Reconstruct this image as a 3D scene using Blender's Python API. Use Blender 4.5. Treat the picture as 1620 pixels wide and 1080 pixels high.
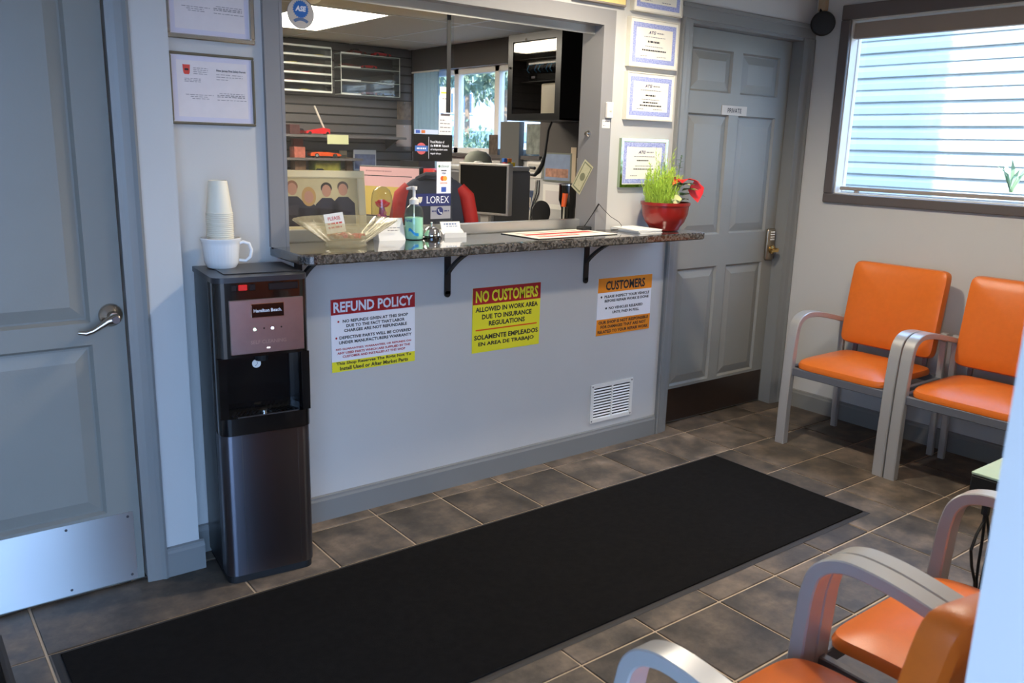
import bpy, bmesh, math, random
from mathutils import Vector, Matrix, Euler

for o in list(bpy.data.objects):
    bpy.data.objects.remove(o)
scene = bpy.context.scene
COL = scene.collection
PI = math.pi
rnd = random.Random(7)

# ------------------------------------------------------------------ camera
T = 0.311                                   # floor tile pitch in metres
FPX = 1334.7                                # focal length in pixels of a 1620 px wide frame
YAW, PITCH, ROLL = math.radians(37.768), math.radians(13.035), math.radians(1.554)
CAMP = Vector((-4.9097 * T, -9.1311 * T, 4.7423 * T))
_f = Vector((math.sin(YAW) * math.cos(PITCH), math.cos(YAW) * math.cos(PITCH), -math.sin(PITCH)))
_r = Vector((math.cos(YAW), -math.sin(YAW), 0))
_u = _r.cross(_f)
CR = _r * math.cos(ROLL) + _u * math.sin(ROLL)
CU = -_r * math.sin(ROLL) + _u * math.cos(ROLL)
cam_data = bpy.data.cameras.new('camera')
cam = bpy.data.objects.new('camera', cam_data)
COL.objects.link(cam)
m = Matrix((CR, CU, -_f)).transposed().to_4x4()
m.translation = CAMP
cam.matrix_world = m
cam_data.sensor_width = 36.0
cam_data.lens = FPX / 1620 * 36
cam_data.clip_start = 0.02
cam_data.dof.use_dof = True
cam_data.dof.focus_distance = 4.0
cam_data.dof.aperture_fstop = 7.0
scene.camera = cam

# ------------------------------------------------------------------ sky, sun, exposure
SUN_EL = math.radians(42)
SUN_H = Vector((0.615, 0.788, 0)).normalized()        # horizontal travel direction of the sunlight
world = bpy.data.worlds.new('world')
scene.world = world
world.use_nodes = True
wn = world.node_tree.nodes
wl = world.node_tree.links
# clear blue sky, even all round: the open entrance lets it in behind the camera
wn['Background'].inputs[0].default_value = (0.34, 0.575, 1.0, 1)
wn['Background'].inputs[1].default_value = 7.2
sun_data = bpy.data.lights.new('sun', 'SUN')
sun_data.energy = 9.0
sun_data.angle = math.radians(0.6)
sun_data.color = (1.0, 0.95, 0.87)
sun = bpy.data.objects.new('sun', sun_data)
COL.objects.link(sun)
sd = SUN_H * math.cos(SUN_EL) + Vector((0, 0, -math.sin(SUN_EL)))
sun.rotation_euler = sd.to_track_quat('-Z', 'Y').to_euler()
sun.location = (0, -8, 12)
vs = scene.view_settings
vs.view_transform = 'Standard'
vs.look = 'None'
vs.gamma = 1.0
vs.use_curve_mapping = False
vs.exposure = 0.85
CEILING_LAMP = 85.0      # watts of each waiting room downlight
OFFICE_LAMP = 17.0

# ------------------------------------------------------------------ pixel -> point helpers (1620 x 1080 frame)
def ray(x, y):
    return CR * ((x - 810) / FPX) - CU * ((y - 540) / FPX) + _f
def onz(x, y, z=0.0):
    d = ray(x, y); return CAMP + d * ((z - CAMP.z) / d.z)
def ony(x, y, Y):
    d = ray(x, y); return CAMP + d * ((Y - CAMP.y) / d.y)
def onx(x, y, X):
    d = ray(x, y); return CAMP + d * ((X - CAMP.x) / d.x)

# ------------------------------------------------------------------ materials
def s2l(c):
    c = c / 255.0
    return c / 12.92 if c <= 0.04045 else ((c + 0.055) / 1.055) ** 2.4
def rgb(r, g, b):
    return (s2l(r), s2l(g), s2l(b), 1.0)
MATS = {}
def mat(name, col, rough=0.5, metal=0.0, spec=0.5, var=0.0, vscale=8.0, bump=0.0, bscale=60.0, coat=0.0, emit=None, estr=0.0, alpha=1.0, trans=0.0, ior=1.45, rnd_obj=0.0, sheen=0.0):
    if name in MATS:
        return MATS[name]
    M = bpy.data.materials.new(name)
    M.use_nodes = True
    nt = M.node_tree
    P = nt.nodes['Principled BSDF']
    P.inputs['Base Color'].default_value = col
    P.inputs['Roughness'].default_value = rough
    P.inputs['Metallic'].default_value = metal
    P.inputs['Specular IOR Level'].default_value = spec
    P.inputs['Coat Weight'].default_value = coat
    P.inputs['Coat Roughness'].default_value = 0.06
    P.inputs['Alpha'].default_value = alpha
    P.inputs['Transmission Weight'].default_value = trans
    P.inputs['IOR'].default_value = ior
    P.inputs['Sheen Weight'].default_value = sheen
    if emit is not None:
        P.inputs['Emission Color'].default_value = emit
        P.inputs['Emission Strength'].default_value = estr
    tc = nt.nodes.new('ShaderNodeTexCoord')
    if var > 0 or rnd_obj > 0:
        n = nt.nodes.new('ShaderNodeTexNoise')
        n.inputs['Scale'].default_value = vscale
        n.inputs['Detail'].default_value = 6
        nt.links.new(tc.outputs['Object'], n.inputs['Vector'])
        mr = nt.nodes.new('ShaderNodeMapRange')
        mr.inputs['From Min'].default_value = 0.25
        mr.inputs['From Max'].default_value = 0.75
        mr.inputs['To Min'].default_value = 1 - var
        mr.inputs['To Max'].default_value = 1 + var
        nt.links.new(n.outputs['Fac'], mr.inputs['Value'])
        mul = nt.nodes.new('ShaderNodeVectorMath'); mul.operation = 'SCALE'
        mul.inputs[0].default_value = col[:3]
        src = mr.outputs['Result']
        if rnd_obj > 0:
            oi = nt.nodes.new('ShaderNodeObjectInfo')
            m2 = nt.nodes.new('ShaderNodeMapRange')
            m2.inputs['To Min'].default_value = 1 - rnd_obj
            m2.inputs['To Max'].default_value = 1 + rnd_obj
            nt.links.new(oi.outputs['Random'], m2.inputs['Value'])
            mm = nt.nodes.new('ShaderNodeMath'); mm.operation = 'MULTIPLY'
            nt.links.new(src, mm.inputs[0]); nt.links.new(m2.outputs['Result'], mm.inputs[1])
            src = mm.outputs[0]
        nt.links.new(src, mul.inputs['Scale'])
        nt.links.new(mul.outputs[0], P.inputs['Base Color'])
    if bump > 0:
        nb = nt.nodes.new('ShaderNodeTexNoise')
        nb.inputs['Scale'].default_value = bscale
        nb.inputs['Detail'].default_value = 4
        nt.links.new(tc.outputs['Object'], nb.inputs['Vector'])
        bp = nt.nodes.new('ShaderNodeBump')
        bp.inputs['Strength'].default_value = bump
        bp.inputs['Distance'].default_value = 0.004
        nt.links.new(nb.outputs['Fac'], bp.inputs['Height'])
        nt.links.new(bp.outputs['Normal'], P.inputs['Normal'])
    MATS[name] = M
    return M

def brushed(name, col, rough):
    M = mat(name, col, rough, 1.0)
    nt = M.node_tree; P = nt.nodes['Principled BSDF']
    tg = nt.nodes.new('ShaderNodeTangent'); tg.direction_type = 'UV_MAP'; tg.uv_map = 'grain'
    P.inputs['Anisotropic'].default_value = 0.9
    P.inputs['Anisotropic Rotation'].default_value = 0.25
    nt.links.new(tg.outputs[0], P.inputs['Tangent'])
    return M
def grain(o):
    me = o.data; uv = me.uv_layers.new(name='grain')
    for l in me.loops:
        c = me.vertices[l.vertex_index].co; uv.data[l.index].uv = (c.x, c.z)
    return o
def thin_glass(name, tint=(1, 1, 1, 1), rough=0.0, ior=1.5, body=0.0, bodycol=(1, 1, 1, 1)):
    """clear pane: transparent mixed with a Fresnel mirror, plus an optional share of milky body colour"""
    if name in MATS:
        return MATS[name]
    M = bpy.data.materials.new(name); M.use_nodes = True
    nt = M.node_tree; nt.nodes.clear()
    out = nt.nodes.new('ShaderNodeOutputMaterial')
    tr = nt.nodes.new('ShaderNodeBsdfTransparent'); tr.inputs[0].default_value = tint
    gl = nt.nodes.new('ShaderNodeBsdfGlossy'); gl.inputs['Roughness'].default_value = rough
    fr = nt.nodes.new('ShaderNodeFresnel'); fr.inputs['IOR'].default_value = ior
    gm = nt.nodes.new('ShaderNodeNewGeometry')      # leaving a thin sheet reflects no more than entering it
    mi = nt.nodes.new('ShaderNodeMapRange')
    mi.inputs['To Min'].default_value = ior; mi.inputs['To Max'].default_value = 1 / ior
    nt.links.new(gm.outputs['Backfacing'], mi.inputs['Value']); nt.links.new(mi.outputs[0], fr.inputs['IOR'])
    mx = nt.nodes.new('ShaderNodeMixShader')
    first = tr.outputs[0]
    if body > 0:
        df = nt.nodes.new('ShaderNodeBsdfDiffuse'); df.inputs[0].default_value = bodycol
        tl = nt.nodes.new('ShaderNodeBsdfTranslucent'); tl.inputs[0].default_value = bodycol
        m0 = nt.nodes.new('ShaderNodeMixShader'); m0.inputs[0].default_value = 0.5
        nt.links.new(df.outputs[0], m0.inputs[1]); nt.links.new(tl.outputs[0], m0.inputs[2])
        m1 = nt.nodes.new('ShaderNodeMixShader'); m1.inputs[0].default_value = body
        nt.links.new(tr.outputs[0], m1.inputs[1]); nt.links.new(m0.outputs[0], m1.inputs[2])
        first = m1.outputs[0]
    nt.links.new(fr.outputs[0], mx.inputs[0])
    nt.links.new(first, mx.inputs[1]); nt.links.new(gl.outputs[0], mx.inputs[2])
    nt.links.new(mx.outputs[0], out.inputs[0])
    MATS[name] = M
    return M

def ramp_mat(name, stops, rough, scale, detail=8, coat=0.0, bump=0.0, kind='NOISE', rnd_obj=0.0, spec=0.5, rvar=0.0):
    if name in MATS:
        return MATS[name]
    M = bpy.data.materials.new(name); M.use_nodes = True
    nt = M.node_tree; P = nt.nodes['Principled BSDF']
    P.inputs['Roughness'].default_value = rough
    P.inputs['Coat Weight'].default_value = coat
    P.inputs['Coat Roughness'].default_value = 0.03
    P.inputs['Specular IOR Level'].default_value = spec
    geo = nt.nodes.new('ShaderNodeNewGeometry')
    n = nt.nodes.new('ShaderNodeTexNoise'); n.inputs['Scale'].default_value = scale; n.inputs['Detail'].default_value = detail
    n.inputs['Roughness'].default_value = 0.65
    vec = geo.outputs['Position']
    if rnd_obj > 0:
        oi = nt.nodes.new('ShaderNodeObjectInfo')
        ad = nt.nodes.new('ShaderNodeVectorMath'); ad.operation = 'MULTIPLY_ADD'
        ad.inputs[1].default_value = (1, 1, 1)
        sc = nt.nodes.new('ShaderNodeVectorMath'); sc.operation = 'SCALE'
        sc.inputs[0].default_value = (31.0, 17.0, 5.0)
        nt.links.new(oi.outputs['Random'], sc.inputs['Scale'])
        nt.links.new(vec, ad.inputs[0]); nt.links.new(sc.outputs[0], ad.inputs[2])
        vec = ad.outputs[0]
    nt.links.new(vec, n.inputs['Vector'])
    cr = nt.nodes.new('ShaderNodeValToRGB')
    els = cr.color_ramp.elements
    while len(els) < len(stops):
        els.new(0.5)
    for e, (p, c) in zip(els, stops):
        e.position = p; e.color = c
    nt.links.new(n.outputs['Fac'], cr.inputs[0])
    src = cr.outputs[0]
    if rnd_obj > 0:
        hv = nt.nodes.new('ShaderNodeHueSaturation')
        m2 = nt.nodes.new('ShaderNodeMapRange')
        m2.inputs['To Min'].default_value = 1 - rnd_obj; m2.inputs['To Max'].default_value = 1 + rnd_obj
        nt.links.new(oi.outputs['Random'], m2.inputs['Value'])
        nt.links.new(m2.outputs[0], hv.inputs['Value'])
        nt.links.new(src, hv.inputs['Color'])
        src = hv.outputs[0]
    nt.links.new(src, P.inputs['Base Color'])
    if rvar > 0:
        mr = nt.nodes.new('ShaderNodeMapRange')
        mr.inputs['To Min'].default_value = rough - rvar; mr.inputs['To Max'].default_value = rough + rvar
        nt.links.new(n.outputs['Fac'], mr.inputs['Value']); nt.links.new(mr.outputs[0], P.inputs['Roughness'])
    if bump > 0:
        bp = nt.nodes.new('ShaderNodeBump'); bp.inputs['Strength'].default_value = bump; bp.inputs['Distance'].default_value = 0.003
        nt.links.new(n.outputs['Fac'], bp.inputs['Height']); nt.links.new(bp.outputs['Normal'], P.inputs['Normal'])
    MATS[name] = M
    return M

WALL = mat('wall_paint', rgb(190, 188, 184), 0.55, var=0.02, vscale=3, bump=0.05, bscale=180)
TRIM = mat('trim_paint', rgb(124, 124, 122), 0.38, var=0.03, vscale=4)
WTRIM = mat('service_window_paint', rgb(134, 132, 132), 0.4, var=0.03, vscale=4)
DTRIM = mat('window_casing_paint', rgb(92, 85, 83), 0.4, var=0.03, vscale=4)
DOORM = mat('door_paint', rgb(129, 127, 120), 0.42, var=0.03, vscale=5, bump=0.06, bscale=120)
CEILM = mat('ceiling_tile_white', rgb(206, 196, 176), 0.8, var=0.03, vscale=20, bump=0.2, bscale=150)
GROUT = mat('grout', rgb(188, 166, 142), 0.85, var=0.1, vscale=12)
TILE = ramp_mat('slate_tile', [(0.25, rgb(46, 42, 38)), (0.45, rgb(80, 72, 64)), (0.58, rgb(106, 93, 81)), (0.75, rgb(138, 121, 104))], 0.48, 6, 10, bump=0.35, rnd_obj=0.22, rvar=0.12, spec=0.3)
GRANITE = ramp_mat('granite', [(0.3, rgb(12, 12, 13)), (0.46, rgb(38, 36, 36)), (0.57, rgb(98, 92, 87)), (0.72, rgb(22, 21, 21))], 0.12, 95, 10, coat=1.0)
CARPET = mat('black_carpet', rgb(23, 21, 20), 0.95, var=0.25, vscale=40, bump=0.6, bscale=500, spec=0.1)
RUBBER = mat('mat_rubber', rgb(48, 43, 40), 0.7)
STEEL = mat('brushed_steel', rgb(190, 188, 186), 0.26, 1.0, var=0.05, vscale=60)
STEELD = mat('dark_brushed_steel', rgb(120, 118, 120), 0.3, 1.0, var=0.04, vscale=30)
CHROME = mat('chrome', rgb(225, 225, 225), 0.06, 1.0)
NICKEL = mat('satin_nickel', rgb(196, 186, 174), 0.24, 1.0)
BRASSY = mat('brass', rgb(196, 160, 98), 0.25, 1.0)
BLACKM = mat('matte_black', rgb(22, 22, 23), 0.55)
BLACKG = mat('gloss_black', rgb(12, 12, 13), 0.14, coat=0.4)
BLACKS = mat('black_shell', rgb(15, 16, 19), 0.3)
WHITEP = mat('white_plastic', rgb(226, 222, 214), 0.4)
WHITEC = mat('white_ceramic', rgb(232, 230, 226), 0.22, coat=0.3)
PAPER = mat('paper', rgb(232, 228, 220), 0.7)
PAPERP = mat('permit_paper', rgb(214, 206, 206), 0.6, var=0.03, vscale=30)
INK = mat('ink_dark', rgb(38, 36, 40), 0.7)
INKG = mat('ink_grey', rgb(140, 136, 138), 0.7)
RED = mat('sign_red', rgb(170, 28, 36), 0.45)
YEL = mat('sign_yellow', rgb(232, 222, 48), 0.45)
ORS = mat('sign_orange', rgb(232, 138, 30), 0.45)
WHT = mat('sign_white', rgb(232, 232, 236), 0.45)
VINYL = mat('orange_vinyl', rgb(214, 108, 34), 0.33, var=0.04, vscale=40, bump=0.12, bscale=350)
CHFRAME = mat('chair_frame_silver', rgb(176, 174, 172), 0.34, 0.35)
CHDARK = mat('chair_rail_grey', rgb(106, 108, 116), 0.4, 0.3)
ALU = mat('aluminium', rgb(198, 196, 190), 0.32, 0.8)
POTRED = mat('pot_red', rgb(140, 26, 22), 0.28, coat=0.3, var=0.06, vscale=6)
SOIL = mat('soil', rgb(44, 32, 24), 0.95, bump=0.6, bscale=80)
LEAFG = mat('leaf_green', rgb(74, 112, 50), 0.5, var=0.25, vscale=20)
LEAFL = mat('leaf_lime', rgb(170, 200, 70), 0.55, var=0.25, vscale=12)
LEAFC = mat('leaf_cream', rgb(186, 186, 130), 0.5, var=0.2, vscale=30)
BRACT = mat('red_bract', rgb(226, 44, 44), 0.45, var=0.08, vscale=20)
GLASS = thin_glass('pane_glass', (0.95, 0.96, 0.96, 1))
CLEAR = thin_glass('clear_acrylic', (0.93, 0.95, 0.94, 1))
VSIDE = mat('white_vinyl_siding', rgb(204, 204, 196), 0.5, var=0.02, vscale=3)

# ------------------------------------------------------------------ mesh builder
class B:
    def __init__(s):
        s.bm = bmesh.new()
    def face(s, pts):
        vs_ = [s.bm.verts.new(p) for p in pts]
        return s.bm.faces.new(vs_)
    def box(s, x0, x1, y0, y1, z0, z1, bev=0.0, seg=2):
        if x1 < x0: x0, x1 = x1, x0
        if y1 < y0: y0, y1 = y1, y0
        if z1 < z0: z0, z1 = z1, z0
        v = [s.bm.verts.new((x, y, z)) for z in (z0, z1) for y in (y0, y1) for x in (x0, x1)]
        fs = [s.bm.faces.new([v[i] for i in q]) for q in ((0, 2, 3, 1), (4, 5, 7, 6), (0, 1, 5, 4), (2, 6, 7, 3), (0, 4, 6, 2), (1, 3, 7, 5))]
        if bev > 0:
            es = list({e for f in fs for e in f.edges})
            bmesh.ops.bevel(s.bm, geom=es, offset=bev, segments=seg, affect='EDGES', profile=0.5)
        return s
    def prism(s, pts, vec):
        vec = Vector(vec)
        a = [s.bm.verts.new(p) for p in pts]
        b = [s.bm.verts.new(Vector(p) + vec) for p in pts]
        n = len(pts)
        s.bm.faces.new(a); s.bm.faces.new(list(reversed(b)))
        for i in range(n):
            j = (i + 1) % n
            s.bm.faces.new((a[j], a[i], b[i], b[j]))
        return s
    def rings(s, rings, cap=True, closed=True):
        R = [[s.bm.verts.new(p) for p in r] for r in rings]
        for a, b in zip(R, R[1:]):
            n = len(a)
            for i in range(n if closed else n - 1):
                j = (i + 1) % n
                s.bm.faces.new((a[i], a[j], b[j], b[i]))
        if cap:
            s.bm.faces.new(list(reversed(R[0]))); s.bm.faces.new(R[-1])
        return s
    def cyl(s, p0, p1, r0, r1=None, n=16, cap=True):
        p0, p1 = Vector(p0), Vector(p1)
        r1 = r0 if r1 is None else r1
        d = (p1 - p0).normalized()
        a = d.orthogonal().normalized(); b = d.cross(a)
        rg = []
        for p, r in ((p0, r0), (p1, r1)):
            rg.append([p + (a * math.cos(2 * PI * i / n) + b * math.sin(2 * PI * i / n)) * r for i in range(n)])
        return s.rings(rg, cap)
    def tube(s, pts, r, n=8):
        pts = [Vector(p) for p in pts]
        rg = []
        ref = None
        for i, p in enumerate(pts):
            t = (pts[min(i + 1, len(pts) - 1)] - pts[max(i - 1, 0)]).normalized()
            if ref is None:
                ref = t.orthogonal().normalized()
            ref = (ref - t * ref.dot(t)).normalized()
            b = t.cross(ref)
            rr = r[i] if isinstance(r, (list, tuple)) else r
            rg.append([p + (ref * math.cos(2 * PI * k / n) + b * math.sin(2 * PI * k / n)) * rr for k in range(n)])
        return s.rings(rg)
    def bar(s, pts, w, t, side):
        """rectangular bar swept along pts; w measured along 'side', t across it"""
        pts = [Vector(p) for p in pts]; side = Vector(side).normalized()
        rg = []
        for i, p in enumerate(pts):
            tg = (pts[min(i + 1, len(pts) - 1)] - pts[max(i - 1, 0)]).normalized()
            nrm = tg.cross(side).normalized()
            tt = t[i] if isinstance(t, (list, tuple)) else t
            c = min(w, tt) * 0.1
            hw, ht = w / 2, tt / 2
            rg.append([p + side * a + nrm * b for a, b in ((-hw + c, -ht), (hw - c, -ht), (hw, -ht + c), (hw, ht - c), (hw - c, ht), (-hw + c, ht), (-hw, ht - c), (-hw, -ht + c))])
        return s.rings(rg)
    def lathe(s, prof, c=(0, 0, 0), n=32, flute=None, cap=False):
        c = Vector(c); rg = []
        for r, z in prof:
            row = []
            for i in range(n):
                a = 2 * PI * i / n
                rr = max(r, 1e-5)
                if flute:
                    rr *= 1 + flute(a, z)
                row.append(c + Vector((rr * math.cos(a), rr * math.sin(a), z)))
            rg.append(row)
        return s.rings(rg, cap)
    def sphere(s, c, r, n=12, m_=8, sc=(1, 1, 1)):
        c = Vector(c); rg = []
        for j in range(1, m_):
            ph = PI * j / m_
            rg.append([c + Vector((r * sc[0] * math.sin(ph) * math.cos(2 * PI * i / n), r * sc[1] * math.sin(ph) * math.sin(2 * PI * i / n), -r * sc[2] * math.cos(ph))) for i in range(n)])
        return s.rings(rg)
    def frustum(s, x0, x1, z0, z1, yb, yf, ins):
        """raised panel facing -Y: foot at depth yb, top at depth yf inset by ins"""
        a = [(x0, yb, z0), (x1, yb, z0), (x1, yb, z1), (x0, yb, z1)]
        b = [(x0 + ins, yf, z0 + ins), (x1 - ins, yf, z0 + ins), (x1 - ins, yf, z1 - ins), (x0 + ins, yf, z1 - ins)]
        return s.rings([a, b])
    def disc(s, c, r, n=32, y=0.001, sc=1.0):
        c = Vector(c)
        pts = [c + Vector((r * math.cos(2 * PI * i / n), 0, r * sc * math.sin(2 * PI * i / n))) for i in range(n)]
        return s.prism(pts, (0, -y, 0))

def mk(name, b, material, parent=None, loc=None, rotz=0.0, smooth=False, rot=None):
    me = bpy.data.meshes.new(name)
    bmesh.ops.recalc_face_normals(b.bm, faces=b.bm.faces)
    b.bm.to_mesh(me); b.bm.free()
    me.materials.append(material)
    if smooth:
        me.shade_smooth()
        me.set_sharp_from_angle(angle=math.radians(38))
    return link(name, me, parent, loc, rotz, rot)
def link(name, me, parent=None, loc=None, rotz=0.0, rot=None):
    o = bpy.data.objects.new(name, me)
    COL.objects.link(o)
    if parent is not None:
        o.parent = parent
    if loc is not None:
        o.location = loc
    o.rotation_euler = rot if rot is not None else (0, 0, rotz)
    return o
def tag(o, label=None, cat=None, group=None, kind=None):
    if label: o['label'] = label
    if cat: o['category'] = cat
    if group: o['group'] = group
    if kind: o['kind'] = kind
    return o
def thing(name, label, cat, loc=(0, 0, 0), rotz=0.0, group=None):
    o = bpy.data.objects.new(name, None)
    COL.objects.link(o)
    o.location = loc; o.rotation_euler = (0, 0, rotz)
    o.empty_display_size = 0.05
    return tag(o, label, cat, group)
def struct(name, b, material, label=None, smooth=False):
    return tag(mk(name, b, material, smooth=smooth), label, None, None, 'structure')
def copy_tree(o, parent=None):
    c = o.copy(); COL.objects.link(c); c.parent = parent
    for ch in o.children:
        copy_tree(ch, c)
    return c

def text(body, w, h, material, parent, loc, rot=(PI / 2, 0, 0), bold=0.012, name='lettering', shear=0.0, align='C', thick=0.0004):
    """flat lettering fitted into w x h metres, facing local -Y by default; loc is its centre (or left middle)"""
    cu = bpy.data.curves.new('t', 'FONT')
    cu.body = body; cu.size = 1.0; cu.offset = bold; cu.shear = shear
    cu.resolution_u = 2; cu.align_x = 'CENTER'
    cu.space_line = 0.95
    ob = bpy.data.objects.new('t', cu); COL.objects.link(ob)
    dg = bpy.context.evaluated_depsgraph_get()
    me = bpy.data.meshes.new_from_object(ob.evaluated_get(dg))
    bpy.data.objects.remove(ob); bpy.data.curves.remove(cu)
    xs = [v.co.x for v in me.vertices]; ys = [v.co.y for v in me.vertices]
    x0, x1, y0, y1 = min(xs), max(xs), min(ys), max(ys)
    sx = w / (x1 - x0); sy = h / (y1 - y0)
    for v in me.vertices:
        v.co = ((v.co.x - (x0 + x1) / 2) * sx + (w / 2 if align == 'L' else 0), (v.co.y - (y0 + y1) / 2) * sy, thick)
    me.name = name
    me.materials.clear(); me.materials.append(material)
    return link(name, me, parent, loc, rot=rot)

# ================================================================== THE ROOM
WY = 0.08            # face of the counter wall
SY = -0.035          # face of the stub wall with the left door
RX = 2.8             # inner face of the right wall
NY = -2.55           # inner face of the near wall (the camera stands in its doorway)
LX = -2.35           # left wall
CZ = 2.44            # waiting room ceiling
OZ = 2.33            # office ceiling
OY = 4.4             # office back wall
edge = ony(1560, 880, NY)
EX = edge.x          # left end of the near wall = doorway jamb

# ---- floor: grout bed and single tiles
fl = struct('floor', B().box(LX, RX, NY - 0.2, 0.22, -0.06, -0.004), GROUT, 'brown slate-look tile floor with pale grout')
g = 0.0038
tile_cache = {}
def tile(x0, x1, y0, y1):
    x0, x1, y0, y1 = max(x0, LX), min(x1, RX), max(y0, NY - 0.2), min(y1, 0.21)
    if x1 - x0 < 0.02 or y1 - y0 < 0.02:
        return
    w, d = round(x1 - x0 - 2 * g, 4), round(y1 - y0 - 2 * g, 4)
    if (w, d) not in tile_cache:
        b = B().rings([[(-w / 2, -d / 2, -0.008), (w / 2, -d / 2, -0.008), (w / 2, d / 2, -0.008), (-w / 2, d / 2, -0.008)],
                       [(-w / 2, -d / 2, -0.002), (w / 2, -d / 2, -0.002), (w / 2, d / 2, -0.002), (-w / 2, d / 2, -0.002)],
                       [(-w / 2 + .002, -d / 2 + .002, 0), (w / 2 - .002, -d / 2 + .002, 0), (w / 2 - .002, d / 2 - .002, 0), (-w / 2 + .002, d / 2 - .002, 0)]])
        o = mk('tile', b, TILE, fl)
        tile_cache[(w, d)] = o.data
    else:
        o = link('tile', tile_cache[(w, d)], fl)
    o.location = ((x0 + x1) / 2, (y0 + y1) / 2, rnd.uniform(-0.0004, 0.0004))
for i in range(-8, 10):
    for j in range(-1, 9):
        if j == 0 and i == -4:
            tile(-4 * T, -2 * T, -T, 0); continue
        if j == 0 and i == -3:
            continue
        tile(i * T, (i + 1) * T, -(j + 1) * T, -j * T)
struct('floor_office', B().box(LX, RX, 0.2, OY, -0.06, 0.0), mat('office_carpet', rgb(96, 92, 88), 0.9, var=0.1, vscale=30), 'grey office floor behind the counter')

# ---- walls
b = B()
b.box(-0.715, -0.312, WY, 0.2, 0, 2.6)
b.box(-0.312, 1.2, WY, 0.2, 0, 1.066)
b.box(-0.312, 1.2, WY, 0.2, 2.02, 2.6)
b.box(1.2, 1.765, WY, 0.2, 0, 2.6)
b.box(1.765, 2.725, WY, 0.2, 2.1, 2.6)
b.box(2.725, RX, WY, 0.2, 0, 2.6)
struct('wall_back', b, WALL, 'light grey painted wall with the service window and counter')
b = B()
b.box(-0.885, -0.715, SY, 0.2, 0, 2.6)
b.box(-1.815, -0.885, SY, 0.2, 2.07, 2.6)
b.box(LX, -1.815, SY, 0.2, 0, 2.6)
struct('wall_back_left', b, WALL, 'light grey wall stub around the left door')
# right wall with the bright side window and the office window
W2 = (-1.75, -0.148, 1.265, 2.178)      # y0 y1 z0 z1 of the side window opening
W3 = (2.45, 4.3, 1.4, 2.13)             # office window opening
b = B()
ys = [NY - 0.15, W2[0], W2[1], 0.1, W3[0], W3[1], OY + 0.15]
b.box(RX, RX + 0.15, ys[0], W2[0], 0, 2.6)
WE = 0.05
b.box(RX, RX + 0.15, W2[0], W2[1] + WE, 0, W2[2] - 0.03); b.box(RX, RX + 0.15, W2[0], W2[1] + WE, W2[3] + 0.04, 2.6)
b.box(RX, RX + 0.15, W2[1] + WE, W3[0], 0, 2.6)
b.box(RX, RX + 0.15, W3[0], W3[1], 0, W3[2]); b.box(RX, RX + 0.15, W3[0], W3[1], W3[3], 2.6)
b.box(RX, RX + 0.15, W3[1], OY + 0.15, 0, 2.6)
struct('wall_right', b, WALL, 'grey outer wall with the bright side window')
b = B()
b.box(EX, RX, NY - 0.15, NY, 0, 2.6)
b.box(LX, EX, NY - 0.15, NY, 2.12, 2.6)
b.box(LX - 0.15, LX + 0.05, NY - 0.15, NY, 0, 2.12)
struct('wall_front', b, WALL, 'pale wall end beside the open entrance at the right edge')
b = B().box(LX - 0.15, LX, NY - 0.15, OY + 0.15, 0, 2.6)
struct('wall_left', b, WALL, 'left wall of the building')
SLATB = mat('slatwall_backing', rgb(40, 38, 38), 0.7)
wob = struct('wall_office_back', B().box(LX, RX, OY, OY + 0.15, 0, 2.6), SLATB, 'dark grooved wall at the back of the office')
SLAT = mat('slatwall_grey', rgb(86, 82, 81), 0.45, var=0.04, vscale=3)
sl = None
for k in range(18):
    z0 = 0.92 + k * 0.0785
    if sl is None:
        sl = mk('slat', B().box(-1.9, 1.9, -0.014, 0, 0.005, 0.0705, 0.003, 1), SLAT, wob).data
        o = [c for c in wob.children][0]
    else:
        o = link('slat', sl, wob)
    o.location = (0.88, OY, z0)
struct('ceiling', B().box(LX, RX, NY, 0.1, CZ, CZ + 0.08), mat('ceiling_paint', rgb(214, 210, 204), 0.8), 'white ceiling of the waiting room')
struct('roof', B().box(LX - 0.3, RX + 0.35, NY - 0.2, OY + 0.4, 2.6, 2.75), mat('roof_dark', rgb(90, 88, 86), 0.8), 'flat roof of the building')
struct('shade_storey', B().box(LX - 0.15, RX + 0.15, NY - 0.15, OY + 0.15, 2.75, 7.0), mat('outer_wall', rgb(186, 184, 178), 0.8), 'unseen upper storey added to shade the neighbouring siding')  # added out of view, tall enough for its corner to shade the siding
struct('sun_block_slab', B().box(-4.6, 0.3, NY - 2.45, NY - 0.15, 2.45, 2.6), mat('roof_dark', rgb(90, 88, 86), 0.8), 'unseen slab added over the entrance to keep the sun out')  # added out of view to keep direct sun off the floor inside

OFD = mat('office_dark_paint', rgb(84, 79, 76), 0.6)
b = B()
b.box(RX - 0.006, RX, 0.2, W3[0], W3[2], OZ); b.box(RX - 0.006, RX, W3[0], W3[1], W3[3], OZ); b.box(RX - 0.006, RX, W3[1], OY, W3[2], OZ)
struct('wall_office_right', b, OFD, 'dark upper part of the office window wall')
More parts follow.
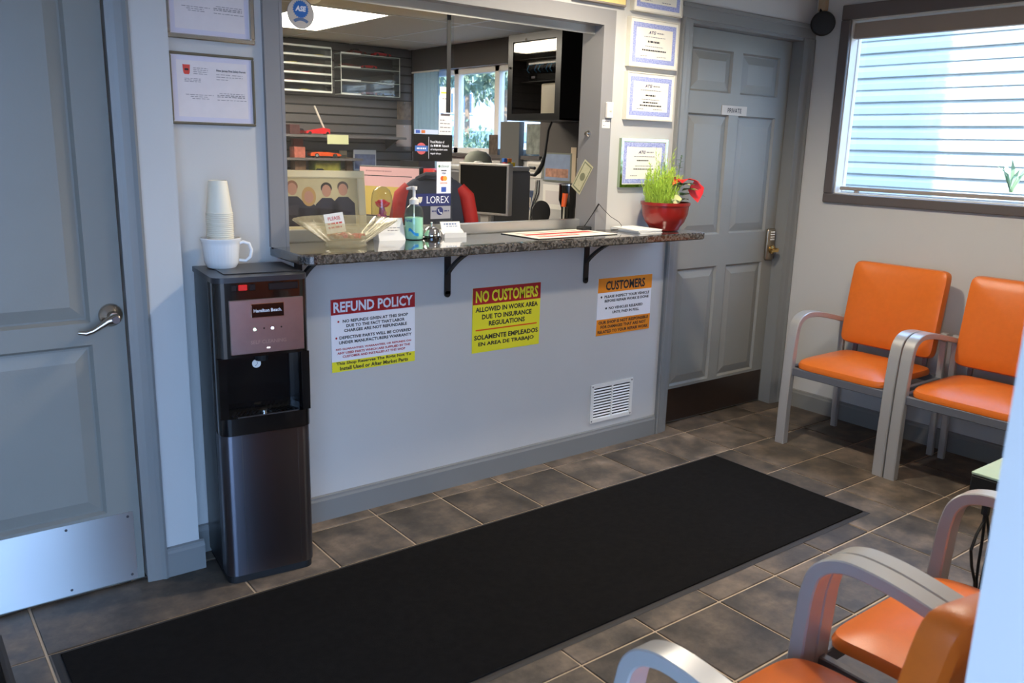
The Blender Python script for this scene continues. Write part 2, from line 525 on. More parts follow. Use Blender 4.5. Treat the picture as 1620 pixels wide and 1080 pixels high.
# office ceiling: grid plus lift-out tiles
oc = struct('ceiling_office', B().box(LX, RX, 0.2, OY, OZ + 0.012, OZ + 0.05), mat('grid_dark', rgb(120, 114, 104), 0.7), 'drop ceiling of the office')
cache = {}
GX, GY = 1.545, 2.57
TRO = (GX - 0.61, GX, GY, GY + 1.2)
for a in range(-7, 3):
    for c in range(-2, 3):
        x0, x1 = max(GX + a * 0.61, LX), min(GX + (a + 1) * 0.61, RX)
        y0, y1 = max(GY + c * 1.2, 0.2), min(GY + (c + 1) * 1.2, OY)
        if x1 - x0 < 0.05 or y1 - y0 < 0.05 or (a == -1 and c == 0):
            continue
        w, d = round(x1 - x0 - 0.022, 3), round(y1 - y0 - 0.022, 3)
        if (w, d) not in cache:
            o = mk('ceiling_tile', B().box(-w / 2, w / 2, -d / 2, d / 2, 0, 0.014), CEILM, oc); cache[(w, d)] = o.data
        else:
            o = link('ceiling_tile', cache[(w, d)], oc)
        o.location = ((x0 + x1) / 2, (y0 + y1) / 2, OZ)
# grid rails
b = B()
for a in range(-6, 3):
    x = GX + a * 0.61
    if LX < x < RX: b.box(x - 0.012, x + 0.012, 0.2, OY, OZ - 0.002, OZ + 0.004)
for c in range(-1, 3):
    y = GY + c * 1.2
    if 0.2 < y < OY: b.box(LX, RX, y - 0.012, y + 0.012, OZ - 0.0015, OZ + 0.004)
mk('ceiling_grid', b, WHITEP, oc)

# ---- lamps
def troffer(label, x0, x1, y0, y1, z, strength, col):
    t = thing('ceiling_light', label, 'ceiling light', ((x0 + x1) / 2, (y0 + y1) / 2, z))
    w, d = (x1 - x0) / 2, (y1 - y0) / 2
    b = B()
    for q in ((-w, w, -d, -d + .02), (-w, w, d - .02, d), (-w, -w + .02, -d + .02, d - .02), (w - .02, w, -d + .02, d - .02)):
        b.box(*q, -0.004, 0.014)
    mk('frame', b, WHITEP, t)
    mk('diffuser', B().box(-w + .02, w - .02, -d + .02, d - .02, 0.004, 0.012), mat('diffuser_' + str(round(strength, 1)), rgb(240, 236, 226), 0.5, emit=col, estr=strength), t)
    return t
WARM = (1.0, 0.90, 0.74, 1)
troffer('bright square fluorescent panel in the office ceiling', *TRO, OZ, OFFICE_LAMP, WARM)
troffer('fluorescent panel over the office window wall', GX - 1.83, GX - 1.22, GY - 1.2, GY, OZ - 0.006, OFFICE_LAMP * 0.7, WARM)
def downlight(label, x, y, watts):
    t = thing('recessed_light', label, 'ceiling light', (x, y, CZ))
    mk('trim_ring', B().lathe([(0.07, -0.004), (0.095, -0.003), (0.095, 0.0), (0.07, 0.0)], n=28), WHITEP, t, smooth=True)
    mk('lens', B().lathe([(0.0001, -0.001), (0.07, -0.001), (0.07, 0.0), (0.0001, 0.0)], n=28), mat('downlight_lens', rgb(255, 244, 220), 0.5, emit=WARM, estr=3.0), t)
    ld = bpy.data.lights.new('downlight', 'SPOT')
    ld.energy = watts; ld.color = WARM[:3]; ld.spot_size = math.radians(156); ld.spot_blend = 0.55; ld.shadow_soft_size = 0.07
    lo = bpy.data.objects.new('downlight', ld); COL.objects.link(lo); lo.parent = t; lo.location = (0, 0, -0.02)
downlight('recessed ceiling light near the counter', 0.95, -0.62, CEILING_LAMP)
downlight('recessed ceiling light over the row of chairs', 1.0, -1.75, CEILING_LAMP * 0.55)
# unlit wrap-around fixture above the window
p = onz(705, 15, OZ)
t = thing('wraparound_light', 'unlit cream wrap-around light fixture on the office ceiling beside the bright panel', 'ceiling light', (p.x - 0.45, p.y + 0.02, OZ))
b = B(); rg = []
for x in (-0.45, 0.43, 0.45):
    s = 1.0 if x < 0.44 else 0.7
    rg.append([(x, 0.14 * math.cos(a) * s, -0.065 * s * math.sin(a)) for a in [PI * k / 10 for k in range(11)]])
b.rings(rg)
mk('lens', b, mat('cream_lens', rgb(222, 208, 180), 0.4), t, smooth=True)

# ---- baseboards and trims
def baseboard(name, x0, x1, y, label):
    b = B()
    prof = [(0, 0), (-0.014, 0), (-0.014, 0.085), (-0.010, 0.094), (-0.009, 0.102), (0, 0.106)]
    b.prism([(x0, y + p_[0], p_[1]) for p_ in prof], (x1 - x0, 0, 0))
    struct(name, b, TRIM, label)
baseboard('baseboard_back', -0.715, 1.7, WY, 'grey baseboard under the counter')
baseboard('baseboard_back_left', -0.828, -0.7, SY, 'short grey baseboard beside the left door')
b = B()
prof = [(0, 0), (-0.014, 0), (-0.014, 0.085), (-0.010, 0.094), (-0.009, 0.102), (0, 0.106)]
b.prism([(RX + p_[0], NY, p_[1]) for p_ in prof], (0, WY - NY - 0.02, 0))
struct('baseboard_right', b, TRIM, 'grey baseboard behind the orange chairs')
# end bead where the counter wall meets the private door casing
def casing_profile(w):
    return [(0, 0), (0, -0.017), (w * 0.12, -0.02), (w * 0.3, -0.014), (w * 0.62, -0.012), (w * 0.8, -0.009), (w, -0.007), (w, 0)]
def vcasing(b, x_in, x_out, y, z0, z1):
    w = x_in - x_out
    b.prism([(x_out + (w if False else 0) + w * (q[0] / abs(w)), y + q[1], z0) for q in casing_profile(abs(w))], (0, 0, z1 - z0))
b = B()
vcasing(b, -0.893, -0.828, SY, 0, 2.11)
b.box(-1.88, -0.83, SY - 0.014, SY, 2.06, 2.125, 0.004, 1)
b.box(-1.88, -1.815, SY - 0.014, SY, 0, 2.06, 0.004, 1)
struct('trim_1', b, TRIM, 'grey moulded casing of the left door')
b = B()
vcasing(b, 1.79, 1.705, WY, 0, 2.10)
b.box(1.705, RX, WY - 0.014, WY, 2.093, 2.163, 0.004, 1)
b.box(1.705, RX, WY - 0.02, WY, 2.145, 2.168, 0.004, 1)
vcasing(b, 2.705, 2.798, WY, 0, 2.093)
struct('trim_2', b, TRIM, 'grey moulded casing of the private door')
b = B()
b.box(1.75, 1.772, WY, 0.2, 0, 2.093); b.box(2.708, 2.73, WY, 0.2, 0, 2.093); b.box(1.772, 2.708, WY, 0.2, 2.08, 2.1)
b.box(1.772, 1.785, 0.195, 0.21, 0, 2.08)
struct('trim_3', b, TRIM, 'door frame lining of the private door')

# ---- door 1 (left)
d1 = struct('door_1', B().box(-1.812, -0.896, 0.004, 0.04, 0.008, 2.065), DOORM, 'grey panelled door at the left with lever handle and steel kick plate')
def door_face(d, x0, x1, z0, z1, yf, cols, rows, dep=0.013):
    """front skin with openings for cols x rows of raised panels"""
    b = B()
    xs = [x0] + [v for c in cols for v in c] + [x1]
    zs = [z0] + [v for r in rows for v in r] + [z1]
    for i in range(0, len(xs), 2):
        b.box(xs[i], xs[i + 1], yf, yf + dep, z0, z1)
    for i in range(1, len(xs) - 1, 2):
        for k in range(0, len(zs), 2):
            b.box(xs[i], xs[i + 1], yf, yf + dep, zs[k], zs[k + 1])
    mk('stiles_and_rails', b, DOORM, d)
    for c in cols:
        for r in rows:
            b = B()
            lip = 0.009
            # sloping sticking round the opening
            for (xa, xb, za, zb) in ((c[0], c[0] + lip, r[0], r[1]), (c[1] - lip, c[1], r[0], r[1])):
                s_ = xa if xa == c[0] else xb
                o_ = xb if xa == c[0] else xa
                b.prism([(s_, yf + 0.001, za), (o_, yf + dep - .001, za), (s_, yf + dep - .001, za)], (0, 0, zb - za))
            for (za, zb) in ((r[0], r[0] + lip), (r[1], r[1] - lip)):
                b.prism([(c[0], yf + 0.001, za), (c[0], yf + dep - .001, zb), (c[0], yf + dep - .001, za)], (c[1] - c[0], 0, 0))
            b.frustum(c[0] + lip + .006, c[1] - lip - .006, r[0] + lip + .006, r[1] - lip - .006, yf + dep - .001, yf + 0.002, 0.038)
            mk('panel', b, DOORM, d)
door_face(d1, -1.812, -0.896, 0.008, 2.065, -0.01, [(-1.70, -0.995)], [(0.265, 0.835), (0.905, 1.93)])
kp = grain(mk('kick_plate', B().box(-1.80, -0.918, -0.0125, -0.0105, 0.012, 0.255), brushed('kick_steel', rgb(206, 206, 206), 0.34), d1))
scr = None
for x in (-1.77, -1.55, -1.33, -1.12, -0.935):
    for z in (0.03, 0.24):
        o = mk('screw', B().disc((0, 0, 0), 0.0045, 10, 0.0015), STEELD, kp, loc=(x, -0.0125, z)) if scr is None else link('screw', scr, kp, (x, -0.0125, z))
        scr = o.data
# lever handle
lv = mk('lever_handle', B().lathe([(0.0001, 0), (0.036, 0), (0.036, 0.004), (0.031, 0.011), (0.018, 0.017), (0.015, 0.02), (0.015, 0.05), (0.0001, 0.05)], n=28), NICKEL, d1, loc=(-0.936, -0.01, 0.924), rot=(PI / 2, 0, 0), smooth=True)
b = B()
pts = [(0.012, 0.052, -0.002), (0.0, 0.054, -0.004), (-0.02, 0.054, -0.009), (-0.04, 0.053, -0.022), (-0.062, 0.05, -0.036), (-0.082, 0.047, -0.042), (-0.104, 0.044, -0.038)]
b.tube([(p_[0], p_[2], p_[1]) for p_ in pts], [0.013, 0.016, 0.0125, 0.009, 0.008, 0.008, 0.005], 10)
mk('lever', b, NICKEL, lv, smooth=True)
mk('key_cylinder', B().cyl((0, -0.004, 0.05), (0, -0.004, 0.073), 0.0115, n=16), STEELD, lv, smooth=True)
mk('latch_plate', B().box(-0.8965, -0.8955, -0.005, 0.02, 0.90, 0.95), BRASSY, d1)

# ---- door 2 (private)
d2 = struct('door_2', B().box(1.775, 2.705, 0.162, 0.2, 0.008, 2.078), DOORM, 'grey six-panel door with PRIVATE plate beyond the counter')
door_face(d2, 1.775, 2.705, 0.008, 2.078, 0.149, [(1.885, 2.205), (2.285, 2.61)], [(0.215, 0.86), (1.035, 1.665), (1.775, 1.985)])
mk('kick_plate', B().box(1.79, 2.695, 0.1465, 0.1485, 0.012, 0.2), mat('bronze_plate', rgb(96, 82, 74), 0.3, 0.9, var=0.05, vscale=20), d2)
p = ony(1216, 388, 0.14)
lk = mk('keypad_lock', B().box(-0.038, 0.038, -0.024, 0, -0.09, 0.095, 0.014, 3), mat('bronze_lock', rgb(150, 136, 116), 0.3, 0.9), d2, loc=(2.655, 0.149, 0.955), smooth=True)
b = B()
for i in range(3):
    for j in range(4):
        b.cyl((-0.012 + i * 0.013, -0.027, 0.075 - j * 0.014), (-0.012 + i * 0.013, -0.023, 0.075 - j * 0.014), 0.0045, n=8)
mk('keypad_button', b, WHITEP, lk)
b = B().lathe([(0.0001, 0), (0.024, 0), (0.024, 0.012), (0.012, 0.02), (0.012, 0.045), (0.0001, 0.045)], n=20)
mk('lock_rose', b, BRASSY, lk, loc=(0, -0.024, -0.025), rot=(PI / 2, 0, 0), smooth=True)
mk('lock_lever', B().tube([(0, -0.062, -0.025), (-0.02, -0.064, -0.027), (-0.05, -0.06, -0.032)], [0.012, 0.01, 0.007], 8), BRASSY, lk, smooth=True)

# ---- window 1: the service window
w1 = struct('window_1', B().box(-0.374, -0.312, WY - 0.018, WY, 1.1, 2.075).box(1.2, 1.262, WY - 0.018, WY, 1.1, 2.075).box(-0.312, 1.2, WY - 0.018, WY, 2.02, 2.075), WTRIM, 'grey framed service window above the granite counter')
b = B()
b.box(-0.318, -0.306, WY - 0.019, 0.2, 1.1, 2.02); b.box(1.19, 1.204, WY - 0.019, 0.2, 1.1, 2.02); b.box(-0.306, 1.19, WY - 0.019, 0.2, 2.008, 2.024)
mk('jamb', b, WTRIM, w1)
b = B()
b.box(-0.306, 1.19, 0.125, 0.185, 1.983, 2.008); b.box(-0.306, 1.19, 0.118, 0.124, 1.972, 2.008)
mk('top_track', b, ALU, w1)
mk('sill_track', B().box(-0.306, 1.19, 0.165, 0.2, 1.1, 1.146, 0.003, 1), ALU, w1)
pane = mk('pane', B().box(-0.306, 0.452, 0.149, 0.154, 1.1, 1.99), GLASS, w1)
mk('pull_strip', B().box(0.418, 0.436, 0.1455, 0.149, 1.60, 1.985), BLACKM, w1)
mk('pull_knob', B().lathe([(0.0001, 0), (0.014, 0), (0.014, 0.006), (0.006, 0.012), (0.009, 0.02), (0.0001, 0.022)], n=16), CHROME, w1, loc=(1.19, 0.13, 1.54), rot=(0, -PI / 2, 0), smooth=True)

# ---- window 2: bright side window
b = B()
y0, y1, z0, z1 = W2
cs = 0.057
fr = []
for (a0, a1, c0, c1) in ((y0 - cs, y1 + cs, z1, z1 + 0.075), (y0 - cs, y1 + cs, z0 - 0.05, z0), (y1, y1 + cs, z0, z1), (y0 - cs, y0, z0, z1)):
    b.box(RX - 0.022, RX, a0, a1, c0, c1, 0.006, 2)
w2 = struct('window_2', b, DTRIM, 'bright side window in a dark casing above the orange chairs')
b = B()
b.box(RX, RX + 0.06, y1 - 0.004, y1 + WE, z0 - 0.03, z1 + 0.04); b.box(RX, RX + 0.06, y0 - 0.0, y0 + 0.008, z0 - 0.03, z1 + 0.04)
b.box(RX, RX + 0.06, y0, y1, z0 - 0.03, z0 + 0.006); b.box(RX, RX + 0.06, y0, y1, z1 - 0.006, z1 + 0.04)
mk('jamb', b, WHITEP, w2)
b = B()
for (a0, a1, c0, c1) in ((y0, y1, z0 - 0.01, z0 + 0.014), (y0, y1, z1 - 0.02, z1 + 0.01), (y1 - 0.008, y1 + 0.03, z0, z1), (y0 - 0.02, y0 + 0.03, z0, z1)):
    b.box(RX + 0.06, RX + 0.095, a0, a1, c0, c1, 0.004, 1)
mk('sash_frame', b, WHITEP, w2)
mk('pane', B().box(RX + 0.076, RX + 0.081, y0 + .03, y1 - .008, z0 + .014, z1 - .02), GLASS, w2)
bl = thing('blind_headrail', 'drawn-up blind under the top casing of the side window', 'window blind', (RX + 0.03, (y0 + y1) / 2, z1 - 0.085))
mk('valance', B().box(-0.02, 0.02, -(y1 - y0) / 2 + 0.012, (y1 - y0) / 2 - 0.006, -0.012, 0.068, 0.003, 1), mat('blind_taupe', rgb(150, 136, 124), 0.5), bl)
sr = thing('window_stop_bar', 'white bar lying along the bottom of the side window', 'window bar', (RX + 0.04, (y0 + y1) / 2, z0 + 0.008))
mk('bar', B().box(-0.012, 0.012, -(y1 - y0) / 2 + 0.012, (y1 - y0) / 2 - 0.012, 0.012, 0.032, 0.004, 1), mat('blind_taupe', rgb(150, 136, 124), 0.5), sr)
for yy in (-0.69, 0.69):
    mk('foot', B().box(-0.01, 0.01, yy - 0.01, yy + 0.01, 0, 0.012), mat('blind_taupe', rgb(150, 136, 124), 0.5), sr)

# ---- window 3: office window on the same outer wall
y0, y1, z0, z1 = W3
b = B()
for (a0, a1, c0, c1) in ((y0, y1, z0, z0 + 0.05), (y0, y1, z1 - 0.05, z1), (y1 - 0.05, y1, z0, z1), (y0, y0 + 0.05, z0, z1), (3.08, 3.145, z0, z1), (3.69, 3.76, z0, z1)):
    b.box(RX + 0.05, RX + 0.11, a0, a1, c0, c1, 0.004, 1)
w3 = struct('window_3', b, WHITEP, 'white framed office window looking on trees and a white house')
b = B()
b.box(RX - 0.012, RX, y0 - 0.07, y1 + 0.07, z1, z1 + 0.14); b.box(RX - 0.03, RX + 0.05, y0 - 0.03, y1 + 0.03, z0 - 0.03, z0)
mk('head_board', b, mat('dark_board', rgb(84, 80, 78), 0.6), w3)
for (a0, a1) in ((y0 + .05, 3.08), (3.145, 3.69), (3.76, y1 - .05)):
    mk('pane', B().box(RX + 0.078, RX + 0.083, a0, a1, z0 + .05, z1 - .05), GLASS, w3)
# pale blue drape in the far third of the office window
b = B(); rg = []
for z in (z0 - 0.32, z1 - 0.02):
    rg.append([(0.012 * math.sin(k * 1.3), k * 0.014, z) for k in range(32)])
cu = thing('window_drape', 'pale blue drape hanging at the far end of the office window', 'curtain', (RX - 0.055, 3.86, 0))
top = [Vector(q) for q in rg[1]]; bot = [Vector(q) for q in rg[0]]
for k in range(31):
    b.face([bot[k], bot[k + 1], top[k + 1], top[k]])
    b.face([bot[k] + Vector((.006, 0, 0)), top[k] + Vector((.006, 0, 0)), top[k + 1] + Vector((.006, 0, 0)), bot[k + 1] + Vector((.006, 0, 0))])
mk('fabric', b, mat('drape_blue', rgb(150, 186, 214), 0.7), cu, smooth=True)
mk('rod', B().cyl((0.003, -0.01, z1 - 0.012), (0.003, 0.46, z1 - 0.012), 0.008, n=10).box(0.003, 0.055, 0.2, 0.215, z1 - 0.02, z1 - 0.004), WHITEP, cu)

# ================================================================== OUTSIDE
struct('ground_outside', B().box(-40, 45, -45, 45, -0.3, -0.1), mat('pavement', rgb(104, 102, 102), 0.85, var=0.08, vscale=0.6), 'sunlit pavement outside')
NX = 5.6
nb = thing('neighbour_building', 'white vinyl sided neighbouring building seen through the side window', 'building', (NX, 0, -0.1))
bd = None
yb = onx(1505, 150, NX).y
for k in range(30):
    z = 0.2 + k * 0.1016
    if bd is None:
        lap = B().prism([(0, 0, 0), (-0.03, 0, 0), (-0.032, 0, 0.006), (-0.03, 0, 0.05), (-0.016, 0, 0.086), (-0.004, 0, 0.1016), (0, 0, 0.1016)], (0, 9.0, 0))
        o = mk('siding_board', lap, VSIDE, nb); bd = o.data
    else:
        o = link('siding_board', bd, nb)
    o.location = (0 if k % 2 else -0.007, -4.5, z)
mk('wall_core', B().box(0, 3, -4.5, 4.5, -0.1, 3.3), VSIDE, nb)
mk('eave', B().box(-0.32, 3, -4.8, 4.8, 3.25, 3.42), WHITEP, nb)
# spiky plant in front of it
p = onx(1600, 300, NX - 0.35)
yp = thing('spiky_plant', 'spiky green plant outside the side window at the lower right', 'plant', (p.x, p.y, -0.1))
mk('stem', B().cyl((0, 0, 0), (0, 0, p.z - 0.1), 0.05, 0.04, 8), mat('bark', rgb(120, 100, 80), 0.9), yp)
for k in range(16):
    a = k * 2.4; tl = 0.16 + 0.16 * rnd.random()
    d = Vector((math.cos(a) * 0.55, math.sin(a) * 0.75, 0)); s_ = Vector((-d.y, d.x, 0)).normalized() * 0.014
    base = Vector((0, 0, p.z + 0.08)); mid = base + d * tl * 0.4 + Vector((0, 0, tl * 0.6)); tip = base + d * tl + Vector((0, 0, tl * 0.85))
    b = B(); b.face([base - s_, base + s_, mid + s_, mid - s_]); b.face([mid - s_, mid + s_, tip])
    mk('leaf', b, mat('leaf_pale', rgb(150, 176, 138), 0.5), yp)
# white house and shrubs beyond the office window
far = CAMP + ray(760, 180) * 32
hs = thing('white_house', 'white house with small dark windows beyond the office window', 'building', (far.x, far.y, -0.1), -0.65)
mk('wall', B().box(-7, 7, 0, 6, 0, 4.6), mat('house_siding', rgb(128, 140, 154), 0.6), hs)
b = B().prism([(-7.5, -0.5, 4.6), (-7.5, 6.5, 4.6), (-7.5, 3, 6.8)], (15, 0, 0))
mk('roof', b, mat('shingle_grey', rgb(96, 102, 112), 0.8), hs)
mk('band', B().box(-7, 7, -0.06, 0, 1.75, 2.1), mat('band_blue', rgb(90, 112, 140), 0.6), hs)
for x in (-4.2, -1.2, -0.5, 1.6, 4.0):
    o = mk('window', B().box(x - 0.22, x + 0.22, -0.05, 0, 2.7, 3.5), WHITEP, hs)
    mk('pane', B().box(x - 0.17, x + 0.17, -0.06, -0.05, 2.75, 3.45), mat('dark_pane', rgb(70, 84, 96), 0.2), o)
    o = mk('window', B().box(x - 0.22, x + 0.22, -0.05, 0, 0.7, 1.5), WHITEP, hs)
    mk('pane', B().box(x - 0.17, x + 0.17, -0.06, -0.05, 0.75, 1.45), mat('dark_pane', rgb(70, 84, 96), 0.2), o)
def shrub(name, label, cat, loc, rx, rz, trunk, n, leaf, m_, group):
    t = thing(name, label, cat, loc, 0, group)
    b = B(); r2 = random.Random(int(loc[0] * 100))
    for k in range(n):
        a, u = r2.uniform(0, 2 * PI), r2.uniform(-0.9, 1)
        q = math.sqrt(1 - u * u) if abs(u) < 1 else 0
        rr = r2.uniform(0.72, 1.05) * (1 + 0.18 * math.sin(3 * a) + 0.15 * math.sin(5 * u + a))
        c = Vector((rx * q * math.cos(a) * rr, rx * q * math.sin(a) * rr, trunk + rz + rz * u * rr))
        e = Euler((r2.uniform(0, 6), r2.uniform(0, 6), r2.uniform(0, 6))).to_matrix()
        b.face([c + e @ Vector(v) * leaf for v in ((-1, 0, 0), (0, -0.5, 0.1), (1, 0, 0), (0, 0.5, 0.1))])
    tag(mk('foliage', b, m_, t), kind='stuff')
    mk('trunk', B().cyl((0, 0, -0.1), (0, 0, trunk + rz), 0.06 * rx, 0.03 * rx, 8), mat('bark', rgb(120, 100, 80), 0.9), t)
SHR = mat('shrub_green', rgb(84, 100, 70), 0.6, var=0.3, vscale=3)
SHR2 = mat('tree_green', rgb(100, 116, 92), 0.6, var=0.3, vscale=2)
for k, (x, y, d, rx, rz, tr) in enumerate(((728, 235, 17, 1.0, 0.95, 0), (778, 240, 13.5, 0.8, 0.85, 0), (690, 250, 20, 1.1, 0.9, 0))):
    q = CAMP + ray(x, y) * d
    shrub('shrub', ['leafy shrub low in the middle of the office window', 'leafy shrub low at the right of the office window', 'leafy shrub low behind the blue drape'][k], 'shrub', (q.x, q.y, -0.1), rx, rz, tr, 1400, 0.06, SHR, 'shrubs outside the office window')
for k, (x, y, d, rx, rz, tr) in enumerate(((740, 118, 25, 1.9, 1.0, 2.9), (800, 112, 20, 1.7, 1.1, 2.6))):
    q = CAMP + ray(x, y) * d
    shrub('tree', ['pale green tree crown above the white house', 'pale green tree crown at the right of the office window'][k], 'tree', (q.x, q.y, -0.1), rx, rz, tr, 1800, 0.14, SHR2, 'trees outside the office window')

# ================================================================== WAITING ROOM THINGS
# ---- floor mats
def floor_mat(label, x0, x1, y0, y1):
    t = thing('floor_mat', label, 'mat', ((x0 + x1) / 2, (y0 + y1) / 2, 0.001))
    w, d = (x1 - x0) / 2, (y1 - y0) / 2
    b = B()
    b.rings([[(-w, -d, 0), (w, -d, 0), (w, d, 0), (-w, d, 0)], [(-w + .01, -d + .01, 0.003), (w - .01, -d + .01, 0.003), (w - .01, d - .01, 0.003), (-w + .01, d - .01, 0.003)]])
    mk('rubber_border', b, RUBBER, t)
    mk('carpet_pile', B().box(-w + .022, w - .022, -d + .022, d - .022, 0.003, 0.0085, 0.002, 1), CARPET, t)
floor_mat('long black carpet runner in front of the counter', -1.235, 1.725, -1.152, -0.318)
floor_mat('black mat corner at the lower left edge', -2.2, -1.335, -1.6, -0.12)

# ---- chairs
def cushion(b, x0, x1, y0, y1, z0, z1, bulge, sq=9.0):
    """soft slab: rounded in plan, domed on top"""
    rows = []
    def prof(u):
        return (1 - abs(u) ** 6) ** (1 / 3.0)
    for k, (zt, inset) in enumerate(((0.0, 0.012), (0.12, 0.002), (0.5, 0.0), (0.85, 0.006), (1.0, 0.022))):
        ring = []
        n = 144
        for i in range(n):
            a = 2 * PI * i / n
            ca, sa = math.cos(a), math.sin(a)
            q = 1 / (abs(ca) ** sq + abs(sa) ** sq) ** (1 / sq)
            hx, hy = (x1 - x0) / 2 - inset, (y1 - y0) / 2 - inset
            ring.append(((x0 + x1) / 2 + hx * ca * q, (y0 + y1) / 2 + hy * sa * q, z0 + (z1 - z0) * zt))
        rows.append(ring)
    cx, cy = (x0 + x1) / 2, (y0 + y1) / 2
    for f in (0.8, 0.55, 0.28, 0.02):
        rows.append([(cx + (p_[0] - cx) * f, cy + (p_[1] - cy) * f, z1 + bulge * (1 - f ** 2)) for p_ in rows[4]])
    b.rings(rows)
def make_chair():
    t = thing('armchair', 'x', 'chair')
    HX = 0.272                                   # arm centre line
    b = B(); cushion(b, -0.244, 0.244, -0.20, 0.276, 0.418, 0.456, 0.03, 9.0)
    # front edge rolls down a little
    for v in b.bm.verts:
        if v.co.y > 0.12:
            v.co.z -= (v.co.y - 0.12) ** 2 * 0.55
    mk('seat', b, VINYL, t, smooth=True)
    b = B(); cushion(b, -0.25, 0.25, 0.0, 0.44, -0.03, 0.03, 0.012, 16.0)
    # local: x width, y up, z toward front
    M = Matrix.Translation((0, -0.165, 0.498)) @ Euler((PI / 2 + math.radians(9), 0, 0)).to_matrix().to_4x4() @ Matrix.Scale(-1, 4, (0, 0, 1))
    for v in b.bm.verts:
        x, y, z = v.co
        z += 0.035 * (x / 0.245) ** 2 * (0.4 + y) - 0.012 * (y / 0.43) ** 2
        v.co = M @ Vector((x, y, z))
    mk('backrest', b, VINYL, t, smooth=True)
    for s_ in (-1, 1):
        x = s_ * HX
        pts = [(x, 0.272, 0.0), (x, 0.274, 0.2), (x, 0.270, 0.40), (x, 0.262, 0.55), (x, 0.257, 0.59), (x, 0.248, 0.625), (x, 0.228, 0.651), (x, 0.198, 0.666), (x, 0.16, 0.672), (x, 0.09, 0.668), (x, 0.0, 0.652), (x, -0.1, 0.63), (x, -0.185, 0.61)]
        ths = [0.044, 0.042, 0.037, 0.033, 0.032, 0.031, 0.03, 0.029, 0.028, 0.027, 0.026, 0.025, 0.024]
        P_, T_ = [], []
        for i in range(len(pts) - 1):
            a0, a1, a2, a3 = (Vector(pts[max(0, min(len(pts) - 1, i + q))]) for q in (-1, 0, 1, 2))
            n_ = 1 if i < 2 else 4
            for q in range(n_):
                u = q / n_
                P_.append(0.5 * (2 * a1 + (a2 - a0) * u + (2 * a0 - 5 * a1 + 4 * a2 - a3) * u * u + (3 * a1 - a0 - 3 * a2 + a3) * u ** 3)); T_.append(ths[i] + (ths[i + 1] - ths[i]) * u)
        P_.append(Vector(pts[-1])); T_.append(ths[-1])
        b = B(); b.bar(P_, 0.051, T_, (1, 0, 0))
        o = mk('arm_and_front_leg', b, CHFRAME, t, smooth=True)
        mk('foot_glide', B().cyl((x, 0.272, -0.0), (x, 0.272, 0.008), 0.016, n=10), BLACKM, o)
        b = B(); b.bar([(x, -0.215, 0.0), (x, -0.205, 0.2), (x, -0.198, 0.42), (x, -0.192, 0.635)], 0.03, 0.024, (1, 0, 0))
        mk('rear_leg', b, CHDARK if False else CHFRAME, t, smooth=True)
        mk('side_rail', B().box(x - 0.012, x + 0.012, -0.2, 0.262, 0.375, 0.41, 0.003, 1), CHDARK, t)
        mk('back_post', B().bar([(s_ * 0.19, -0.195, 0.40), (s_ * 0.19, -0.2, 0.52), (s_ * 0.19, -0.235, 0.74)], 0.022, 0.016, (1, 0, 0)), CHDARK, t, smooth=True)
    mk('front_rail', B().box(-HX, HX, 0.252, 0.274, 0.368, 0.408, 0.003, 1), CHDARK, t)
    mk('rear_rail', B().box(-HX, HX, -0.21, -0.19, 0.378, 0.418, 0.003, 1), CHDARK, t)
    return t
ch = make_chair()
cg = 'orange vinyl armchairs in the waiting room'
spots = [((2.177 + 0.272, -0.660, 0), PI / 2, 'orange vinyl armchair against the right wall nearest the private door'),
         ((2.177 + 0.272, -1.262, 0), PI / 2, 'orange vinyl armchair against the right wall partly hidden by the pale wall end'),
         ((-0.293, -2.215, 0), 0, 'orange vinyl armchair at the bottom edge, its curved backrest nearest the camera'),
         ((0.3045, -2.215, 0), 0, 'orange vinyl armchair at the lower right, second from the bottom edge')]
for k, (loc, rz, lab) in enumerate(spots):
    c = ch if k == 0 else copy_tree(ch)
    c.location = loc; c.rotation_euler = (0, 0, rz)
    tag(c, lab, 'chair', cg)

# ---- corner table with cables
p = onz(1537, 745, 0.5)
tb = thing('corner_table', 'low black table with a pale green glass top in the corner between the chairs', 'table', (p.x + 0.27, p.y - 0.29, 0))
mk('table_top', B().box(-0.27, 0.27, -0.29, 0.29, 0.43, 0.49, 0.004, 1), BLACKM, tb)
mk('glass_sheet', B().box(-0.27, 0.27, -0.29, 0.29, 0.491, 0.5, 0.002, 1), mat('pale_green_glass', rgb(178, 200, 178), 0.15), tb)
mk('pedestal', B().box(-0.05, 0.2, -0.2, 0.2, 0.02, 0.43), BLACKM, tb)
mk('foot_plate', B().box(-0.1, 0.24, -0.24, 0.24, 0, 0.02), BLACKM, tb)
cb = thing('power_cable', 'black cables hanging beside the corner table', 'cable', (0.0, 0.0, 0))
for k, pth in enumerate((((1560, 803), (1556, 825), (1545, 845), (1536, 870), (1537, 895), (1542, 920), (1541, 945), (1540, 975)), ((1560, 803), (1557, 830), (1553, 860), (1548, 890), (1545, 915), (1544, 945), (1543, 975)), ((1560, 803), (1563, 830), (1566, 860), (1556, 900), (1550, 930), (1546, 975)))):
    pts = [ony(a, c_, -1.88) for a, c_ in pth]
    pts.append(Vector((pts[-1].x, pts[-1].y, 0.006)))
    mk('cord', B().tube(pts, 0.0042, 6), BLACKM, cb, smooth=True)
q0 = ony(1560, 803, -1.88)
mk('cable_tie', B().cyl(q0 + Vector((0, 0, -0.02)), q0 + Vector((0, 0, 0.012)), 0.012, n=8), BLACKM, cb)
mk('table_lead', B().tube([q0, q0 + Vector((0.03, 0.0, 0.03)), Vector((p.x - 0.003, q0.y, 0.46))], 0.0042, 6), BLACKM, cb)

